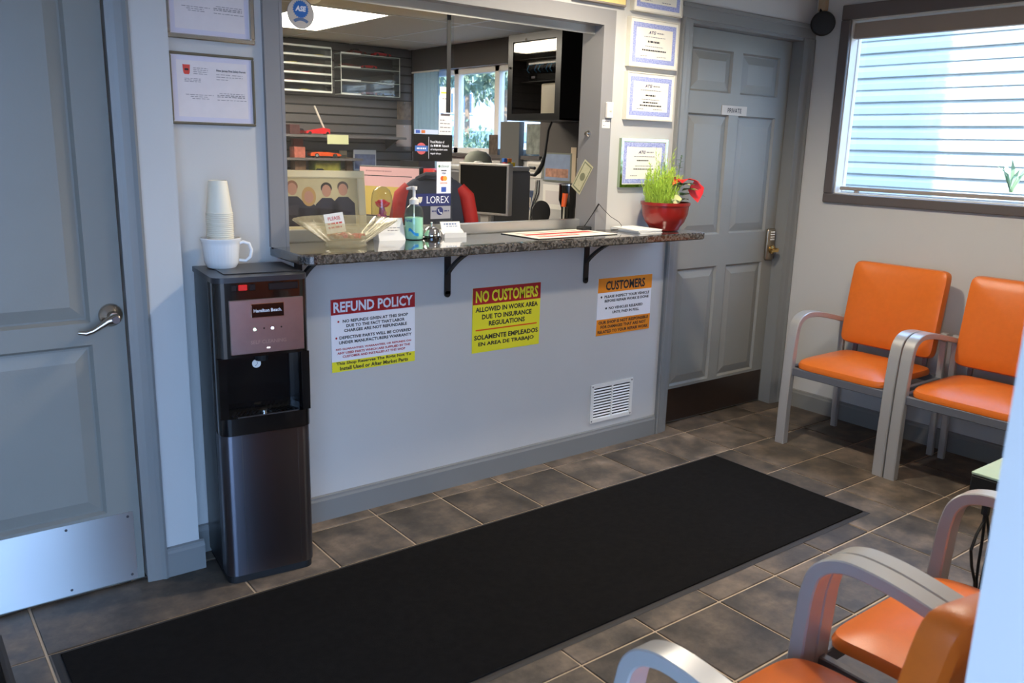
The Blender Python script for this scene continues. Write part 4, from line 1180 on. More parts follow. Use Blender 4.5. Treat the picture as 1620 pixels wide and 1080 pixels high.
# ---- business card holder
p = onz(716, 374.5, CT)
t = thing('card_holder', 'white business card holder right of the call bell', 'card holder', (p.x, p.y, CT), math.radians(-8))
mk('holder', B().prism([(-0.05, -0.03, 0), (-0.05, 0.03, 0), (-0.05, 0.03, 0.03), (-0.05, 0.018, 0.03), (-0.05, -0.016, 0.012), (-0.05, -0.03, 0.02)], (0.1, 0, 0)), WHITEP, t)
for k in range(3):
    o = mk('business_card', B().box(-0.044, 0.044, 0, 0.001, 0.0, 0.05), PAPER, t, loc=(0, 0.008 + k * 0.003, 0.014), rot=(math.radians(-22), 0, 0))
    if k == 0:
        lines(o, [(-0.03, 0.03, 0.04, 0.006), (-0.02, 0.03, 0.03, 0.003)], mat('card_blue', rgb(90, 110, 150), 0.6), 0.0)
# ---- flat advertising pad on the counter
t = thing('counter_pad', 'flat red and white printed pad lying on the counter', 'counter mat', (0.925, 0.0, CT), math.radians(2))
mk('rubber_back', B().box(-0.235, 0.235, -0.125, 0.125, 0, 0.003), BLACKM, t)
pp = mk('printed_top', B().box(-0.233, 0.233, -0.123, 0.123, 0.003, 0.004), mat('pad_white', rgb(228, 222, 206), 0.5), t)
b = B(); b.box(-0.2, 0.2, -0.01, 0.03, 0.004, 0.0043); b.box(-0.19, 0.05, -0.085, -0.06, 0.004, 0.0043)
mk('red_print', b, mat('pad_red', rgb(190, 52, 52), 0.5), pp)
mk('grey_print', B().box(-0.18, 0.2, -0.045, -0.03, 0.004, 0.0043).box(-0.2, 0.16, 0.06, 0.075, 0.004, 0.0043), mat('pad_grey', rgb(150, 140, 140), 0.5), pp)
# ---- small antenna with its wire
p = onz(912, 363, CT)
ab = Vector((1.145, 0.085, CT))
t = thing('desk_antenna', 'small black antenna with thin wire at the right end of the service window', 'antenna', ab)
mk('base', B().box(-0.03, 0.03, -0.022, 0.022, 0, 0.02, 0.005, 2), BLACKM, t)
mk('rod', B().tube([(0, 0, 0.018), (0.025, -0.02, 0.07), (0.05, -0.04, 0.125)], [0.0025, 0.002, 0.0045], 6), BLACKM, t)
mk('wire', B().tube([(0.05, -0.04, 0.125), (0.075, -0.045, 0.1), (0.12, -0.05, 0.065), (0.17, -0.055, 0.04), (0.185, -0.06, 0.022), (0.16, -0.07, 0.008), (0.11, -0.07, 0.004), (0.04, -0.04, 0.004)], 0.0013, 5), BLACKM, t)
# ---- banknote taped to the window casing
cs4 = [ony(x, y, 0.05) for x, y in ((925.5, 251.6), (938.7, 264.5), (916.7, 308.0), (903.7, 294.4))]
c0 = sum(cs4, Vector()) / 4
t = thing('banknote', 'green-grey banknote stuck on the right edge of the service window', 'banknote', c0)
b = B(); b.prism([q - c0 for q in cs4], (0, 0.0006, 0))
mk('note', b, mat('note_green', rgb(146, 142, 114), 0.6, var=0.12, vscale=120), t)
for u0, u1, m_ in ((0.08, 0.92, 'a'), (0.36, 0.64, 'b')):
    b = B()
    A, Bq, Cq, D = [q - c0 for q in cs4]
    if m_ == 'a':
        for (s0, s1, r0, r1) in ((0.08, 0.92, 0.05, 0.09), (0.08, 0.92, 0.91, 0.95), (0.08, 0.16, 0.09, 0.91), (0.84, 0.92, 0.09, 0.91)):
            f = lambda s, r: A.lerp(Bq, s).lerp(D.lerp(Cq, s), r) + Vector((0, -0.0006, 0))
            b.face([f(s0, r0), f(s1, r0), f(s1, r1), f(s0, r1)])
        mk('border_print', b, mat('note_dark', rgb(92, 92, 70), 0.6), t)
    else:
        f = lambda s, r: A.lerp(Bq, s).lerp(D.lerp(Cq, s), r) + Vector((0, -0.0006, 0))
        b.face([f(0.5 + 0.24 * math.cos(k * PI / 8), 0.5 + 0.13 * math.sin(k * PI / 8)) for k in range(16)])
        mk('oval_print', b, mat('note_dark', rgb(92, 92, 70), 0.6), t)
mk('tape', B().box(-0.006, 0.03, 0.0006, 0.003, 0.045, 0.06), thin_glass('tape_clear', (1, 1, 1, 1), 0.2, 1.4, 0.2), t)
# ---- stack of white sheets
t = thing('paper_stack', 'small stack of white paper sheets beside the potted plant', 'paper', (1.365, -0.035, CT), math.radians(-4))
for k in range(6):
    mk('sheet', B().box(-0.07, 0.07, -0.1, 0.1, 0, 0.0026), PAPER, t, loc=(rnd.uniform(-.003, .003), rnd.uniform(-.003, .003), k * 0.0027), rotz=rnd.uniform(-.03, .03))

# ---- potted plant
pc = Vector((1.535, -0.055, CT))
t = thing('potted_plant', 'red pot with feathery lime grass and red poinsettia on the counter end', 'plant', pc)
mk('pot', B().lathe([(0.0001, 0.002), (0.066, 0.002), (0.07, 0.006), (0.072, 0.012), (0.074, 0.018), (0.094, 0.042), (0.108, 0.08), (0.112, 0.118), (0.118, 0.121), (0.119, 0.134), (0.113, 0.135), (0.106, 0.124), (0.1, 0.11), (0.0001, 0.108)], n=48), POTRED, t, smooth=True)
mk('soil', B().lathe([(0.0001, 0.118), (0.06, 0.116), (0.104, 0.112)], n=24), SOIL, t)
b = B(); r2 = random.Random(3)
view = Vector((-0.74, -0.67, 0))          # side the pot shows to the room
left = Vector((-0.79, 0.61, 0))
# grassy bush: fine blades growing out of stems, leaning up
gc = Vector((-0.045, -0.004, 0.12))
for k in range(210):
    a = r2.uniform(0, 2 * PI); rad = 0.062 * math.sqrt(r2.random())
    base = gc + Vector((math.cos(a) * rad, math.sin(a) * rad, -0.01))
    lean = r2.uniform(0.05, 0.36) * (0.4 + rad / 0.06 * 0.6)
    ln = r2.uniform(0.11, 0.275) * (1.15 - 0.55 * rad / 0.06)
    d = Vector((math.cos(a) * lean, math.sin(a) * lean * 0.8, 1)).normalized()
    sd_ = d.cross(Vector((0.6, 0.7, 0.1))).normalized() * 0.0011
    b.face([base - sd_, base + sd_, base + d * ln])
    for q in range(26):
        u = 0.12 + 0.86 * r2.random()
        c = base + d * ln * u
        e = (d + Vector((r2.uniform(-1, 1), r2.uniform(-1, 1), r2.uniform(-0.2, 0.5))) * 0.75).normalized()
        l2 = r2.uniform(0.014, 0.034) * (1.15 - 0.5 * u)
        w2_ = e.cross(Vector((r2.uniform(-1, 1), r2.uniform(-1, 1), 0.3))).normalized() * 0.0015
        b.face([c - w2_, c + w2_, c + e * l2])
tag(mk('feathery_grass', b, LEAFL, t), kind='stuff')
for k in range(5):
    a = k * 1.26
    mk('stem', B().tube([gc + Vector((0.02 * math.cos(a), 0.02 * math.sin(a), -0.01)), gc + Vector((0.03 * math.cos(a), 0.03 * math.sin(a), 0.1)), gc + Vector((0.012 * math.cos(a), 0.012 * math.sin(a), 0.2))], [0.003, 0.002, 0.001], 5), LEAFG, t)
def leaf(base, d, up, ln, wd, m_, name='leaf', droop=0.2):
    d = Vector(d).normalized(); up = Vector(up)
    s_ = d.cross(up).normalized(); n = s_.cross(d)
    prof = ((0, 0.05), (0.18, 0.55), (0.38, 1.0), (0.62, 0.8), (0.82, 0.4), (1.0, 0.02))
    b = B(); L, C_, R = [], [], []
    for u, w_ in prof:
        c = Vector(base) + d * ln * u - Vector((0, 0, 1)) * droop * ln * u * u
        L.append(b.bm.verts.new(c - s_ * wd * w_ / 2 + n * 0.12 * wd * w_)); C_.append(b.bm.verts.new(c)); R.append(b.bm.verts.new(c + s_ * wd * w_ / 2 + n * 0.12 * wd * w_))
    for i in range(len(prof) - 1):
        b.bm.faces.new((L[i], C_[i], C_[i + 1], L[i + 1])); b.bm.faces.new((C_[i], R[i], R[i + 1], C_[i + 1]))
    return mk(name, b, m_, t, smooth=True)
right = -left
fc = Vector((0, 0, 0.12)) + right * 0.05
# green leaves
for k in range(24):
    a = k * 2.4
    bs = fc + Vector((0.03 * math.cos(a), 0.03 * math.sin(a), 0.02 + 0.075 * (k % 4) / 3))
    leaf(bs, (math.cos(a), math.sin(a), 0.45), (0, 0, 1), r2.uniform(0.06, 0.085), 0.045, LEAFG if k % 5 else LEAFC, droop=0.35)
# red bracts: an open one on top and a large one hanging at the right
top = fc + Vector((0, 0, 0.12)) + right * 0.022 + view * 0.02
for dv, ln, wd in ((left * 1.0 + Vector((0, 0, 0.28)), 0.115, 0.05), (left * 0.5 + view * 0.8, 0.09, 0.055), (view + Vector((0, 0, 0.1)), 0.08, 0.055), (right + view * 0.3 + Vector((0, 0, 0.12)), 0.09, 0.055), (right * 0.4 - view + Vector((0, 0, .2)), 0.05, 0.03)):
    leaf(top, dv, (0, 0, 1), ln, wd, BRACT, 'red_bract', 0.25)
leaf(top + right * 0.06 + Vector((0, 0, 0.0)), right * 0.2 + Vector((0, 0, -1)), view, 0.105, 0.075, BRACT, 'red_bract', 0.0)
leaf(fc + left * 0.05 + view * 0.03 + Vector((0, 0, 0.055)), left * 0.6 + view * 0.5, (0, 0, 1), 0.03, 0.018, BRACT, 'red_bract', 0.1)
leaf(fc + view * 0.07 + Vector((0, 0, 0.055)), view * 0.3 + Vector((0, 0, -1)), view, 0.055, 0.05, LEAFC, droop=0.0)
leaf(fc + left * 0.08 + view * 0.05 + Vector((0, 0, 0.025)), left * 0.9 + view * 0.3 + Vector((0, 0, 0.4)), view, 0.05, 0.04, LEAFG, droop=0.0)
leaf(fc + right * 0.08 + Vector((0, 0, 0.06)), right + Vector((0, 0, -0.1)), (0, 0, 1), 0.06, 0.022, LEAFG)
# tall sprig
sp = fc + right * 0.0 - view * 0.02
mk('stem', B().tube([sp, sp + Vector((0, 0, 0.13)), sp + right * 0.012 + Vector((0, 0, 0.235))], [0.002, 0.0016, 0.001], 5), LEAFG, t)
for k in range(9):
    a = k * 2.4
    leaf(sp + right * 0.012 * (k / 9) + Vector((0, 0, 0.155 + 0.009 * k)), (math.cos(a), math.sin(a), 0.3), (0, 0, 1), 0.026, 0.018, LEAFG)
for k in range(6):
    a = k * 1.1
    leaf(fc + right * 0.07 + Vector((0, 0, 0.085 + 0.004 * k)), (math.cos(a), math.sin(a), 0.2), (0, 0, 1), 0.026, 0.016, LEAFC)

# ================================================================== STICKERS ON THE GLASS (front face of the pane at y = 0.149)
GYF = 0.1488
def sticker(name, label, x0, x1, z0, z1, m_, cat='sticker'):
    t = thing(name, label, cat, ((x0 + x1) / 2, GYF, (z0 + z1) / 2))
    w, h = (x1 - x0) / 2, (z1 - z0) / 2
    mk('film', B().box(-w, w, -0.0004, 0, -h, h), m_, t)
    return t, w, h
NAVY = mat('navy', rgb(40, 46, 96), 0.5)
t = thing('round_sticker', 'round ASE sticker with blue gear at the top left of the service window', 'sticker', (-0.2, GYF, 1.913))
mk('film', B().disc((0, 0, 0), 0.051, 40, 0.0004, 1.02), mat('sticker_edge', rgb(96, 96, 100), 0.5), t)
mk('face', B().disc((0, -0.0004, 0), 0.0492, 40, 0.0003, 1.02), mat('sticker_grey', rgb(196, 186, 172), 0.5), t)
pts = []
for k in range(44):
    a = 2 * PI * k / 44; r = 0.031 if k % 2 else 0.0265
    pts.append((r * math.cos(a), -0.0007, 0.014 + r * math.sin(a)))
mk('gear', B().prism(pts, (0, -0.0003, 0)), mat('gear_blue', rgb(36, 102, 176), 0.5), t)
text('ASE', 0.042, 0.0185, WHT, t, (0, -0.0012, 0.016), bold=0.05, shear=0.2)
b = B()
for k in range(10):
    a0, a1 = PI * 0.25 + k * PI * 0.05, PI * 0.25 + (k + 1) * PI * 0.05
    b.face([(r * math.cos(a), -0.0009, -0.05 + r * math.sin(a) * 0.85) for r, a in ((0.03, a0), (0.042, a0), (0.042, a1), (0.03, a1))])
mk('ribbon', b, mat('ribbon_blue', rgb(92, 116, 150), 0.5), t)
t, w, h = sticker('window_card', 'upper of the two cream notices on the service window edge', 0.387, 0.441, 1.598, 1.70, PAPER, 'notice')
mk('yellow_line', B().box(-w * .8, w * .8, -0.0007, -0.0004, h * 0.5, h * 0.6), YEL, t)
lines(t, [(-0.015, 0.015, 0.005, 0.003)], INKG, -0.0005)
t, w, h = sticker('window_card', 'lower cream notice with grey print on the service window edge', 0.382, 0.445, 1.511, 1.592, PAPER, 'notice')
lines(t, [(-0.025, 0.0, 0.018, 0.004), (-0.025, 0.025, 0.005, 0.004), (-0.025, 0.028, -0.01, 0.004), (-0.025, 0.026, -0.026, 0.004)], INKG, -0.0005)
mk('dark_head', B().box(-w * .7, w * .7, -0.0007, -0.0004, h * 0.88, h * 1.12), mat('tape_grey', rgb(90, 84, 88), 0.5), t)
t, w, h = sticker('window_strip', 'narrow strip of card payment marks above the black membership sign', 0.268, 0.380, 1.513, 1.530, mat('strip_blue', rgb(196, 206, 228), 0.5))
mk('blue_mark', B().box(-0.05, -0.03, -0.0007, -0.0004, -0.006, 0.006), mat('mark_blue', rgb(60, 90, 170), 0.5), t)
mk('orange_mark', B().box(-0.024, -0.006, -0.0007, -0.0004, -0.006, 0.006), mat('mark_orange', rgb(206, 116, 60), 0.5), t)
t, w, h = sticker('membership_sign', 'black Proud Member sign with red and blue emblem on the glass', 0.262, 0.448, 1.406, 1.512, mat('sign_black', rgb(18, 17, 16), 0.4), 'sign')
mk('divider', B().box(-0.0205, -0.019, -0.0007, -0.0004, -0.043, 0.043), WHT, t)
mk('emblem_ring', B().disc((-0.055, -0.0004, -0.004), 0.023, 28, 0.0003), mat('emblem_red', rgb(206, 96, 96), 0.5), t)
mk('emblem_bar', B().box(-0.085, -0.025, -0.001, -0.0007, -0.014, 0.008), mat('emblem_blue', rgb(70, 112, 180), 0.5), t)
lines(t, [(-0.076, -0.034, -0.003, 0.006)], WHT, -0.001)
for s, u, ww in (('Proud Member of', 0.024, 0.066), ('the                 Network', 0.009, 0.09), ('of independent auto', -0.007, 0.082), ('repair shops', -0.023, 0.05)):
    text(s, ww, 0.0105, WHT, t, (-0.012, -0.0006, u), align='L', bold=0.015)
lines(t, [(0.004, 0.04, 0.009, 0.008)], WHT, -0.0004)
t, w, h = sticker('payment_card_sticker', 'tall white sticker of accepted payment cards on the glass', 0.374, 0.443, 1.276, 1.404, WHT)
text('clover', 0.042, 0.011, mat('clover_green', rgb(84, 130, 84), 0.5), t, (0.006, -0.0006, 0.047), bold=0.0)
mk('green_mark', B().disc((-0.022, -0.0004, 0.046), 0.005, 12, 0.0003), mat('clover_green', rgb(84, 130, 84), 0.5), t)
mk('black_rule', B().box(-0.013, 0.013, -0.0007, -0.0004, 0.027, 0.031), INK, t)
text('VISA', 0.02, 0.007, NAVY, t, (0, -0.0006, 0.018), bold=0.02)
mk('red_disc', B().disc((-0.006, -0.0004, -0.003), 0.010, 20, 0.0003), mat('mark_red', rgb(222, 96, 40), 0.5), t)
mk('orange_disc', B().disc((0.006, -0.0004, -0.003), 0.010, 20, 0.0004), mat('mark_amber', rgb(240, 168, 64), 0.5), t)
text('DISCOVER', 0.034, 0.006, ORS, t, (0, -0.0006, -0.022), bold=0.01)
mk('blue_square', B().box(-0.012, 0.012, -0.0007, -0.0004, -0.058, -0.038), mat('mark_blue', rgb(60, 90, 170), 0.5), t)
t, w, h = sticker('security_sticker', 'navy LOREX security camera sticker low on the glass', 0.262, 0.443, 1.226, 1.276, NAVY)
text('LOREX', 0.108, 0.029, WHT, t, (0.028, -0.0006, 0.0), bold=0.0)
mk('shield', B().prism([(-0.068, -0.0004, 0.012), (-0.047, -0.0004, 0.012), (-0.05, -0.0004, -0.006), (-0.0575, -0.0004, -0.014), (-0.065, -0.0004, -0.006)], (0, -0.0003, 0)), mat('shield_cream', rgb(216, 208, 188), 0.5), t)
t, w, h = sticker('security_sticker', 'grey sticker with round blue telephone mark under the LOREX sticker', 0.345, 0.443, 1.172, 1.224, mat('sticker_silver', rgb(150, 148, 152), 0.5))
mk('blue_disc', B().disc((-0.004, -0.0004, 0.006), 0.017, 24, 0.0003), NAVY, t)
mk('handset', B().tube([(-0.012, -0.0012, 0.013), (-0.009, -0.0012, 0.004), (-0.002, -0.0012, -0.002), (0.005, -0.0012, -0.003)], [0.003, 0.0015, 0.0015, 0.003], 6), WHT, t)
lines(t, [(-0.042, -0.024, 0.006, 0.005), (0.018, 0.042, 0.006, 0.005)], NAVY, -0.0005)

# ================================================================== BEHIND THE GLASS
LZ = 1.09            # top of the inner ledge
# ---- family photo in a cream frame
pf = Vector((0.02, 0.50, LZ))
t = thing('photo_frame', 'cream framed photograph of four people standing behind the glass bowl', 'photo frame', pf, math.radians(-14))
tilt = math.radians(-9)
w, h, fw = 0.195, 0.265, 0.032
b = B()
b.box(-w, w, -0.02, 0, h - fw, h, 0.004, 1); b.box(-w, w, -0.02, 0, 0, fw, 0.004, 1); b.box(-w, -w + fw, -0.02, 0, fw, h - fw, 0.004, 1); b.box(w - fw, w, -0.02, 0, fw, h - fw, 0.004, 1)
fr = mk('frame', b, mat('frame_cream', rgb(240, 222, 180), 0.45), t, rot=(tilt, 0, 0))
ph = mk('photo', B().box(-w + fw, w - fw, -0.012, 0, fw, h - fw), mat('photo_wall', rgb(206, 186, 140), 0.4, var=0.12, vscale=14), t, rot=(tilt, 0, 0))
mk('backing_strut', B().prism([(-0.02, 0.034, 0.2), (-0.02, 0.045, 0.2), (-0.02, 0.13, 0.0), (-0.02, 0.11, 0.0)], (0.04, 0, 0)), BLACKM, t)
SKIN = mat('photo_skin', rgb(196, 140, 112), 0.5); NVY = mat('photo_navy', rgb(44, 38, 50), 0.5)
for x, zt, hair, long_ in ((-0.112, 0.215, rgb(150, 100, 70), 0), (-0.045, 0.182, rgb(196, 150, 86), 1), (0.03, 0.208, rgb(54, 40, 32), 0), (0.1, 0.213, rgb(90, 70, 58), 0)):
    b = B(); y = -0.0122
    b.prism([(x - 0.05, y, fw), (x + 0.05, y, fw), (x + 0.048, y, zt - 0.085), (x + 0.02, y, zt - 0.058), (x - 0.02, y, zt - 0.058), (x - 0.048, y, zt - 0.085)], (0, -0.0003, 0))
    for v in b.bm.verts: v.co.x = max(-w + fw + .001, min(w - fw - .001, v.co.x))
    mk('printed_torso', b, NVY, ph)
    mk('printed_hair', B().disc((x, y - 0.0003, zt - (0.026 if long_ else 0.016)), 0.03 if long_ else 0.0235, 20, 0.0002, 1.35 if long_ else 1.0), mat('photo_hair%d' % int(x * 1000), hair, 0.5), ph)
    mk('printed_face', B().disc((x, y - 0.0006, zt - 0.028), 0.0195, 20, 0.0002, 1.3), SKIN, ph)

# ---- rose under a glass dome
dp = Vector((0.345, 0.56, LZ))
t = thing('rose_dome', 'red glass rose under a clear dome behind the service window', 'ornament', dp)
mk('base', B().lathe([(0.0001, 0), (0.06, 0), (0.06, 0.008), (0.052, 0.014), (0.0001, 0.014)], n=32), mat('base_silver', rgb(190, 186, 180), 0.2, 0.8), t, smooth=True)
b = B(); b.lathe([(0.048, 0.014), (0.048, 0.13), (0.045, 0.155), (0.036, 0.178), (0.02, 0.19), (0.0001, 0.194)], n=40)
mk('dome', b, thin_glass('dome_glass', (0.82, 0.83, 0.82, 1), 0.02, 1.6), t, smooth=True)
PET = mat('rose_red', rgb(214, 24, 44), 0.12, coat=0.6)
for k in range(14):
    a = k * 2.399; r = 0.008 + 0.0014 * k
    c = Vector((r * math.cos(a), r * math.sin(a), 0.122 - 0.0008 * k))
    o = mk('petal', B().sphere((0, 0, 0), 0.016, 8, 6, (1, 0.35, 1)), PET, t, loc=c, rot=(-0.25 - 0.04 * k, 0, a - PI / 2), smooth=True)
mk('stem', B().tube([(0, 0, 0.014), (0.004, 0, 0.05), (0, 0, 0.11)], [0.012, 0.02, 0.01], 10), mat('stem_violet', rgb(150, 50, 110), 0.1, coat=0.5), t, smooth=True)
for k in range(4):
    mk('glass_leaf', B().sphere((0.018, 0, 0.0), 0.014, 8, 6, (1, 0.4, 0.6)), mat('leaf_clear', rgb(206, 130, 130), 0.1), t, loc=(0, 0, 0.03 + 0.012 * k), rot=(0, -0.5, k * 1.7), smooth=True)

# ---- cup with tools at the right end of the ledge
t = thing('utensil_cup', 'black cup with chrome rim and an orange handled tool behind the window', 'cup', (1.285, 0.36, LZ))
mk('cup', B().lathe([(0.0001, 0.0), (0.034, 0), (0.036, 0.09), (0.05, 0.13), (0.05, 0.205), (0.047, 0.205), (0.046, 0.13), (0.0001, 0.125)], n=28), BLACKG, t, smooth=True)
mk('rim', B().lathe([(0.047, 0.203), (0.0525, 0.203), (0.0525, 0.209), (0.047, 0.209)], n=28), CHROME, t, smooth=True)
mk('orange_grip', B().cyl((-0.05, -0.02, 0.10), (-0.042, -0.022, 0.165), 0.012, 0.015, 12), mat('grip_orange', rgb(226, 92, 34), 0.4), t, smooth=True)
mk('clear_rod', B().cyl((-0.046, -0.02, 0.0), (-0.046, -0.02, 0.10), 0.006, n=8), CHROME, t)
t = thing('round_tray', 'dark round disc standing behind the black cup', 'disc', (1.22, 0.5, LZ))
mk('disc', B().disc((0, 0, 0.06), 0.06, 28, 0.008), BLACKM, t)
t = thing('candy_jar', 'small clear jar of pinkish sweets beside the black cup', 'jar', (1.36, 0.42, LZ))
mk('jar', B().lathe([(0.0001, 0), (0.035, 0), (0.04, 0.02), (0.04, 0.045), (0.036, 0.05)], n=20), CLEAR, t, smooth=True)
tag(mk('filling', B().lathe([(0.0001, 0.002), (0.033, 0.002), (0.037, 0.03), (0.0001, 0.04)], n=16), mat('pink_sweets', rgb(186, 150, 142), 0.5, var=0.3, vscale=120), t, smooth=True), kind='stuff')

# ---- desk with monitors
t = thing('desk', 'office desk behind the service window', 'desk', (1.87, 1.75, 0))
mk('desk_top', B().box(-0.42, 0.42, -0.85, 0.85, 0.72, 0.75, 0.003, 1), mat('desk_grey', rgb(150, 146, 138), 0.4), t)
for sy in (-0.8, 0.8):
    mk('leg_panel', B().box(-0.38, 0.38, sy - 0.015, sy + 0.015, 0, 0.72), mat('desk_grey', rgb(150, 146, 138), 0.4), t)
def monitor(label, loc, rz, w, h, framem, screenm, zc, fw=0.016, screen=None):
    t = thing('monitor', label, 'monitor', loc, rz)
    z0 = zc - h / 2 - loc[2]
    mk('housing', B().box(-w / 2, w / 2, 0, 0.045, z0, z0 + h, 0.006, 2), framem, t)
    s = mk('screen', B().box(-w / 2 + fw, w / 2 - fw, -0.002, 0.0, z0 + fw, z0 + h - fw), screenm, t)
    mk('neck', B().box(-0.03, 0.03, 0.02, 0.05, 0.015, z0 + 0.1), framem, t)
    mk('foot', B().box(-0.11, 0.11, -0.06, 0.12, 0, 0.015, 0.005, 2), framem, t)
    return t, s, z0
monitor('silver framed monitor with black screen on the office desk', (1.56, 1.48, 0.75), math.radians(-72), 0.385, 0.315, mat('monitor_silver', rgb(196, 190, 182), 0.35, 0.3), BLACKG, 1.212)
t, s, z0 = monitor('dark framed monitor showing a pink and yellow page', (1.26, 2.12, 0.75), math.radians(-62), 0.47, 0.33, BLACKM, mat('screen_pink', rgb(216, 170, 168), 0.4, emit=rgb(216, 170, 168), estr=0.25), 1.16, 0.008)
w, h = 0.47, 0.33
mk('yellow_page', B().box(-w / 2 + .01, w / 2 - .01, -0.003, -0.002, z0 + 0.01, z0 + h * 0.6), mat('screen_yellow', rgb(206, 178, 96), 0.4, emit=rgb(206, 178, 96), estr=0.2), s)
mk('dark_bar', B().box(-w / 2 + .01, w / 2 - .06, -0.003, -0.002, z0 + h * 0.8, z0 + h * 0.815), INK, s)
lines(s, [(-0.18, 0.02, z0 + h * 0.9, 0.008)], mat('screen_rose', rgb(190, 140, 142), 0.5), -0.002)
# things above the monitor
t = thing('cap', 'grey-green dome shaped cap lying on the printer beside the office window', 'hat', (1.85, 1.95, 1.34), math.radians(-60))
b = B(); b.lathe([(0.095, 0), (0.097, 0.02), (0.085, 0.06), (0.055, 0.09), (0.0001, 0.1)], n=28)
mk('crown', b, mat('cap_grey', rgb(120, 124, 112), 0.7), t, smooth=True)
mk('peak', B().prism([(0.09 * math.cos(a), -0.06 - 0.1 * math.sin(a) * 0.9, 0.002) for a in [PI * k / 10 for k in range(11)]], (0, 0, 0.006)), mat('cap_grey', rgb(120, 124, 112), 0.7), t)
t = thing('printer', 'grey office printer behind the silver monitor', 'printer', (1.9, 1.93, 0.75), math.radians(-75))
mk('body', B().box(-0.24, 0.24, -0.2, 0.2, 0, 0.56, 0.015, 2), mat('printer_grey', rgb(110, 110, 112), 0.5), t)
mk('lid', B().box(-0.235, 0.235, -0.195, 0.195, 0.56, 0.59, 0.008, 2), mat('printer_light', rgb(176, 174, 168), 0.5), t)
t = thing('crumpled_papers', 'crumpled white paper lying on the printer', 'paper', (1.74, 1.79, 1.34))
mk('crumple', B().sphere((0, 0, 0.018), 0.03, 7, 5, (1.3, 1, 0.6)), PAPER, t)
t = thing('toy_blocks', 'small bunch of coloured toy blocks beside the cap', 'toy', (2.0, 1.80, 1.34))
for k, c in enumerate((rgb(210, 60, 40), rgb(60, 150, 70), rgb(230, 190, 50), rgb(60, 110, 190), rgb(220, 120, 50))):
    mk('block', B().box(-0.013, 0.013, -0.013, 0.013, 0, 0.026), mat('block%d' % k, c, 0.4), t, loc=(0.03 * (k % 3) - 0.03, 0.01 * (k % 2), 0.027 * (k // 3)))
t = thing('red_case', 'red case standing on the low cabinet below the office window', 'case', (2.35, 3.55, 1.0), math.radians(-75))
mk('shell', B().box(-0.3, 0.3, -0.12, 0.12, 0, 0.27, 0.02, 2), mat('case_red', rgb(176, 40, 36), 0.4), t)
mk('handle', B().tube([(-0.08, 0, 0.27), (-0.07, 0, 0.31), (0.07, 0, 0.31), (0.08, 0, 0.27)], 0.009, 6), BLACKM, t)
mk('dark_lid_box', B().box(-0.12, 0.1, -0.1, 0.1, 0.271, 0.33), BLACKM, t)
t = thing('low_cabinet', 'dark low cabinet under the office window', 'cabinet', (2.45, 3.5, 0))
mk('body', B().box(-0.3, 0.3, -0.8, 0.8, 0, 1.0, 0.004, 1), mat('cabinet_dark', rgb(70, 66, 62), 0.5), t)
for y in (-0.4, 0.4):
    o = mk('door', B().box(-0.318, -0.3, y - 0.39, y + 0.39, 0.05, 0.97), mat('cabinet_dark', rgb(70, 66, 62), 0.5), t)
    mk('handle', B().box(-0.33, -0.318, y - 0.02, y + 0.02, 0.7, 0.82), STEELD, o)

# ---- office chair with a jacket over it
oc_ = Vector((1.11, 1.31, 0))
t = thing('office_chair', 'dark office chair in front of the desk', 'chair', oc_, math.radians(-35))
mk('seat', B().box(-0.24, 0.24, -0.24, 0.24, 0.45, 0.53, 0.03, 3), BLACKM, t, smooth=True)
mk('backrest', B().box(-0.165, 0.165, -0.26, -0.2, 0.62, 1.24, 0.028, 3), BLACKM, t, smooth=True)
mk('back_bar', B().box(-0.03, 0.03, -0.28, -0.24, 0.46, 0.75), BLACKM, t)
mk('gas_post', B().cyl((0, 0, 0.1), (0, 0, 0.45), 0.028, n=12), STEELD, t)
for k in range(5):
    a = 2 * PI * k / 5
    o = mk('base_leg', B().tube([(0, 0, 0.1), (0.28 * math.cos(a), 0.28 * math.sin(a), 0.07)], [0.025, 0.016], 6), BLACKM, t)
    mk('castor', B().cyl((0.28 * math.cos(a), 0.28 * math.sin(a) - 0.012, 0.03), (0.28 * math.cos(a), 0.28 * math.sin(a) + 0.012, 0.03), 0.03, n=12), BLACKM, o)
t = thing('jacket', 'navy jacket with red sleeves draped over the office chair', 'jacket', oc_, math.radians(-35))
b = B(); rg = []
for z, hw, th in ((0.72, 0.185, 0.05), (0.95, 0.19, 0.052), (1.15, 0.185, 0.05), (1.25, 0.165, 0.048), (1.285, 0.12, 0.045), (1.30, 0.07, 0.03)):
    rg.append([(hw * math.copysign(abs(math.cos(a)) ** 0.6, math.cos(a)), -0.232 + th * math.copysign(abs(math.sin(a)) ** 0.8, math.sin(a)) * (1 + 0.1 * math.sin(7 * a + z * 9)), z) for a in [2 * PI * k / 32 for k in range(32)]])
b.rings(rg)
mk('jacket_body', b, mat('jacket_navy', rgb(48, 52, 66), 0.8, var=0.1, vscale=10), t, smooth=True)
for s_ in (-1, 1):
    b = B(); b.tube([(s_ * 0.135, -0.235, 1.245), (s_ * 0.175, -0.238, 1.2), (s_ * 0.2, -0.245, 1.08), (s_ * 0.21, -0.25, 0.95), (s_ * 0.2, -0.26, 0.8)], [0.035, 0.045, 0.043, 0.04, 0.036], 14)
    mk('sleeve', b, mat('jacket_red', rgb(170, 38, 36), 0.7, var=0.08, vscale=12), t, smooth=True)
mk('collar', B().tube([(-0.09, -0.25, 1.285), (-0.04, -0.29, 1.31), (0.04, -0.29, 1.31), (0.09, -0.25, 1.285)], 0.018, 8), mat('jacket_navy', rgb(48, 52, 66), 0.8), t, smooth=True)

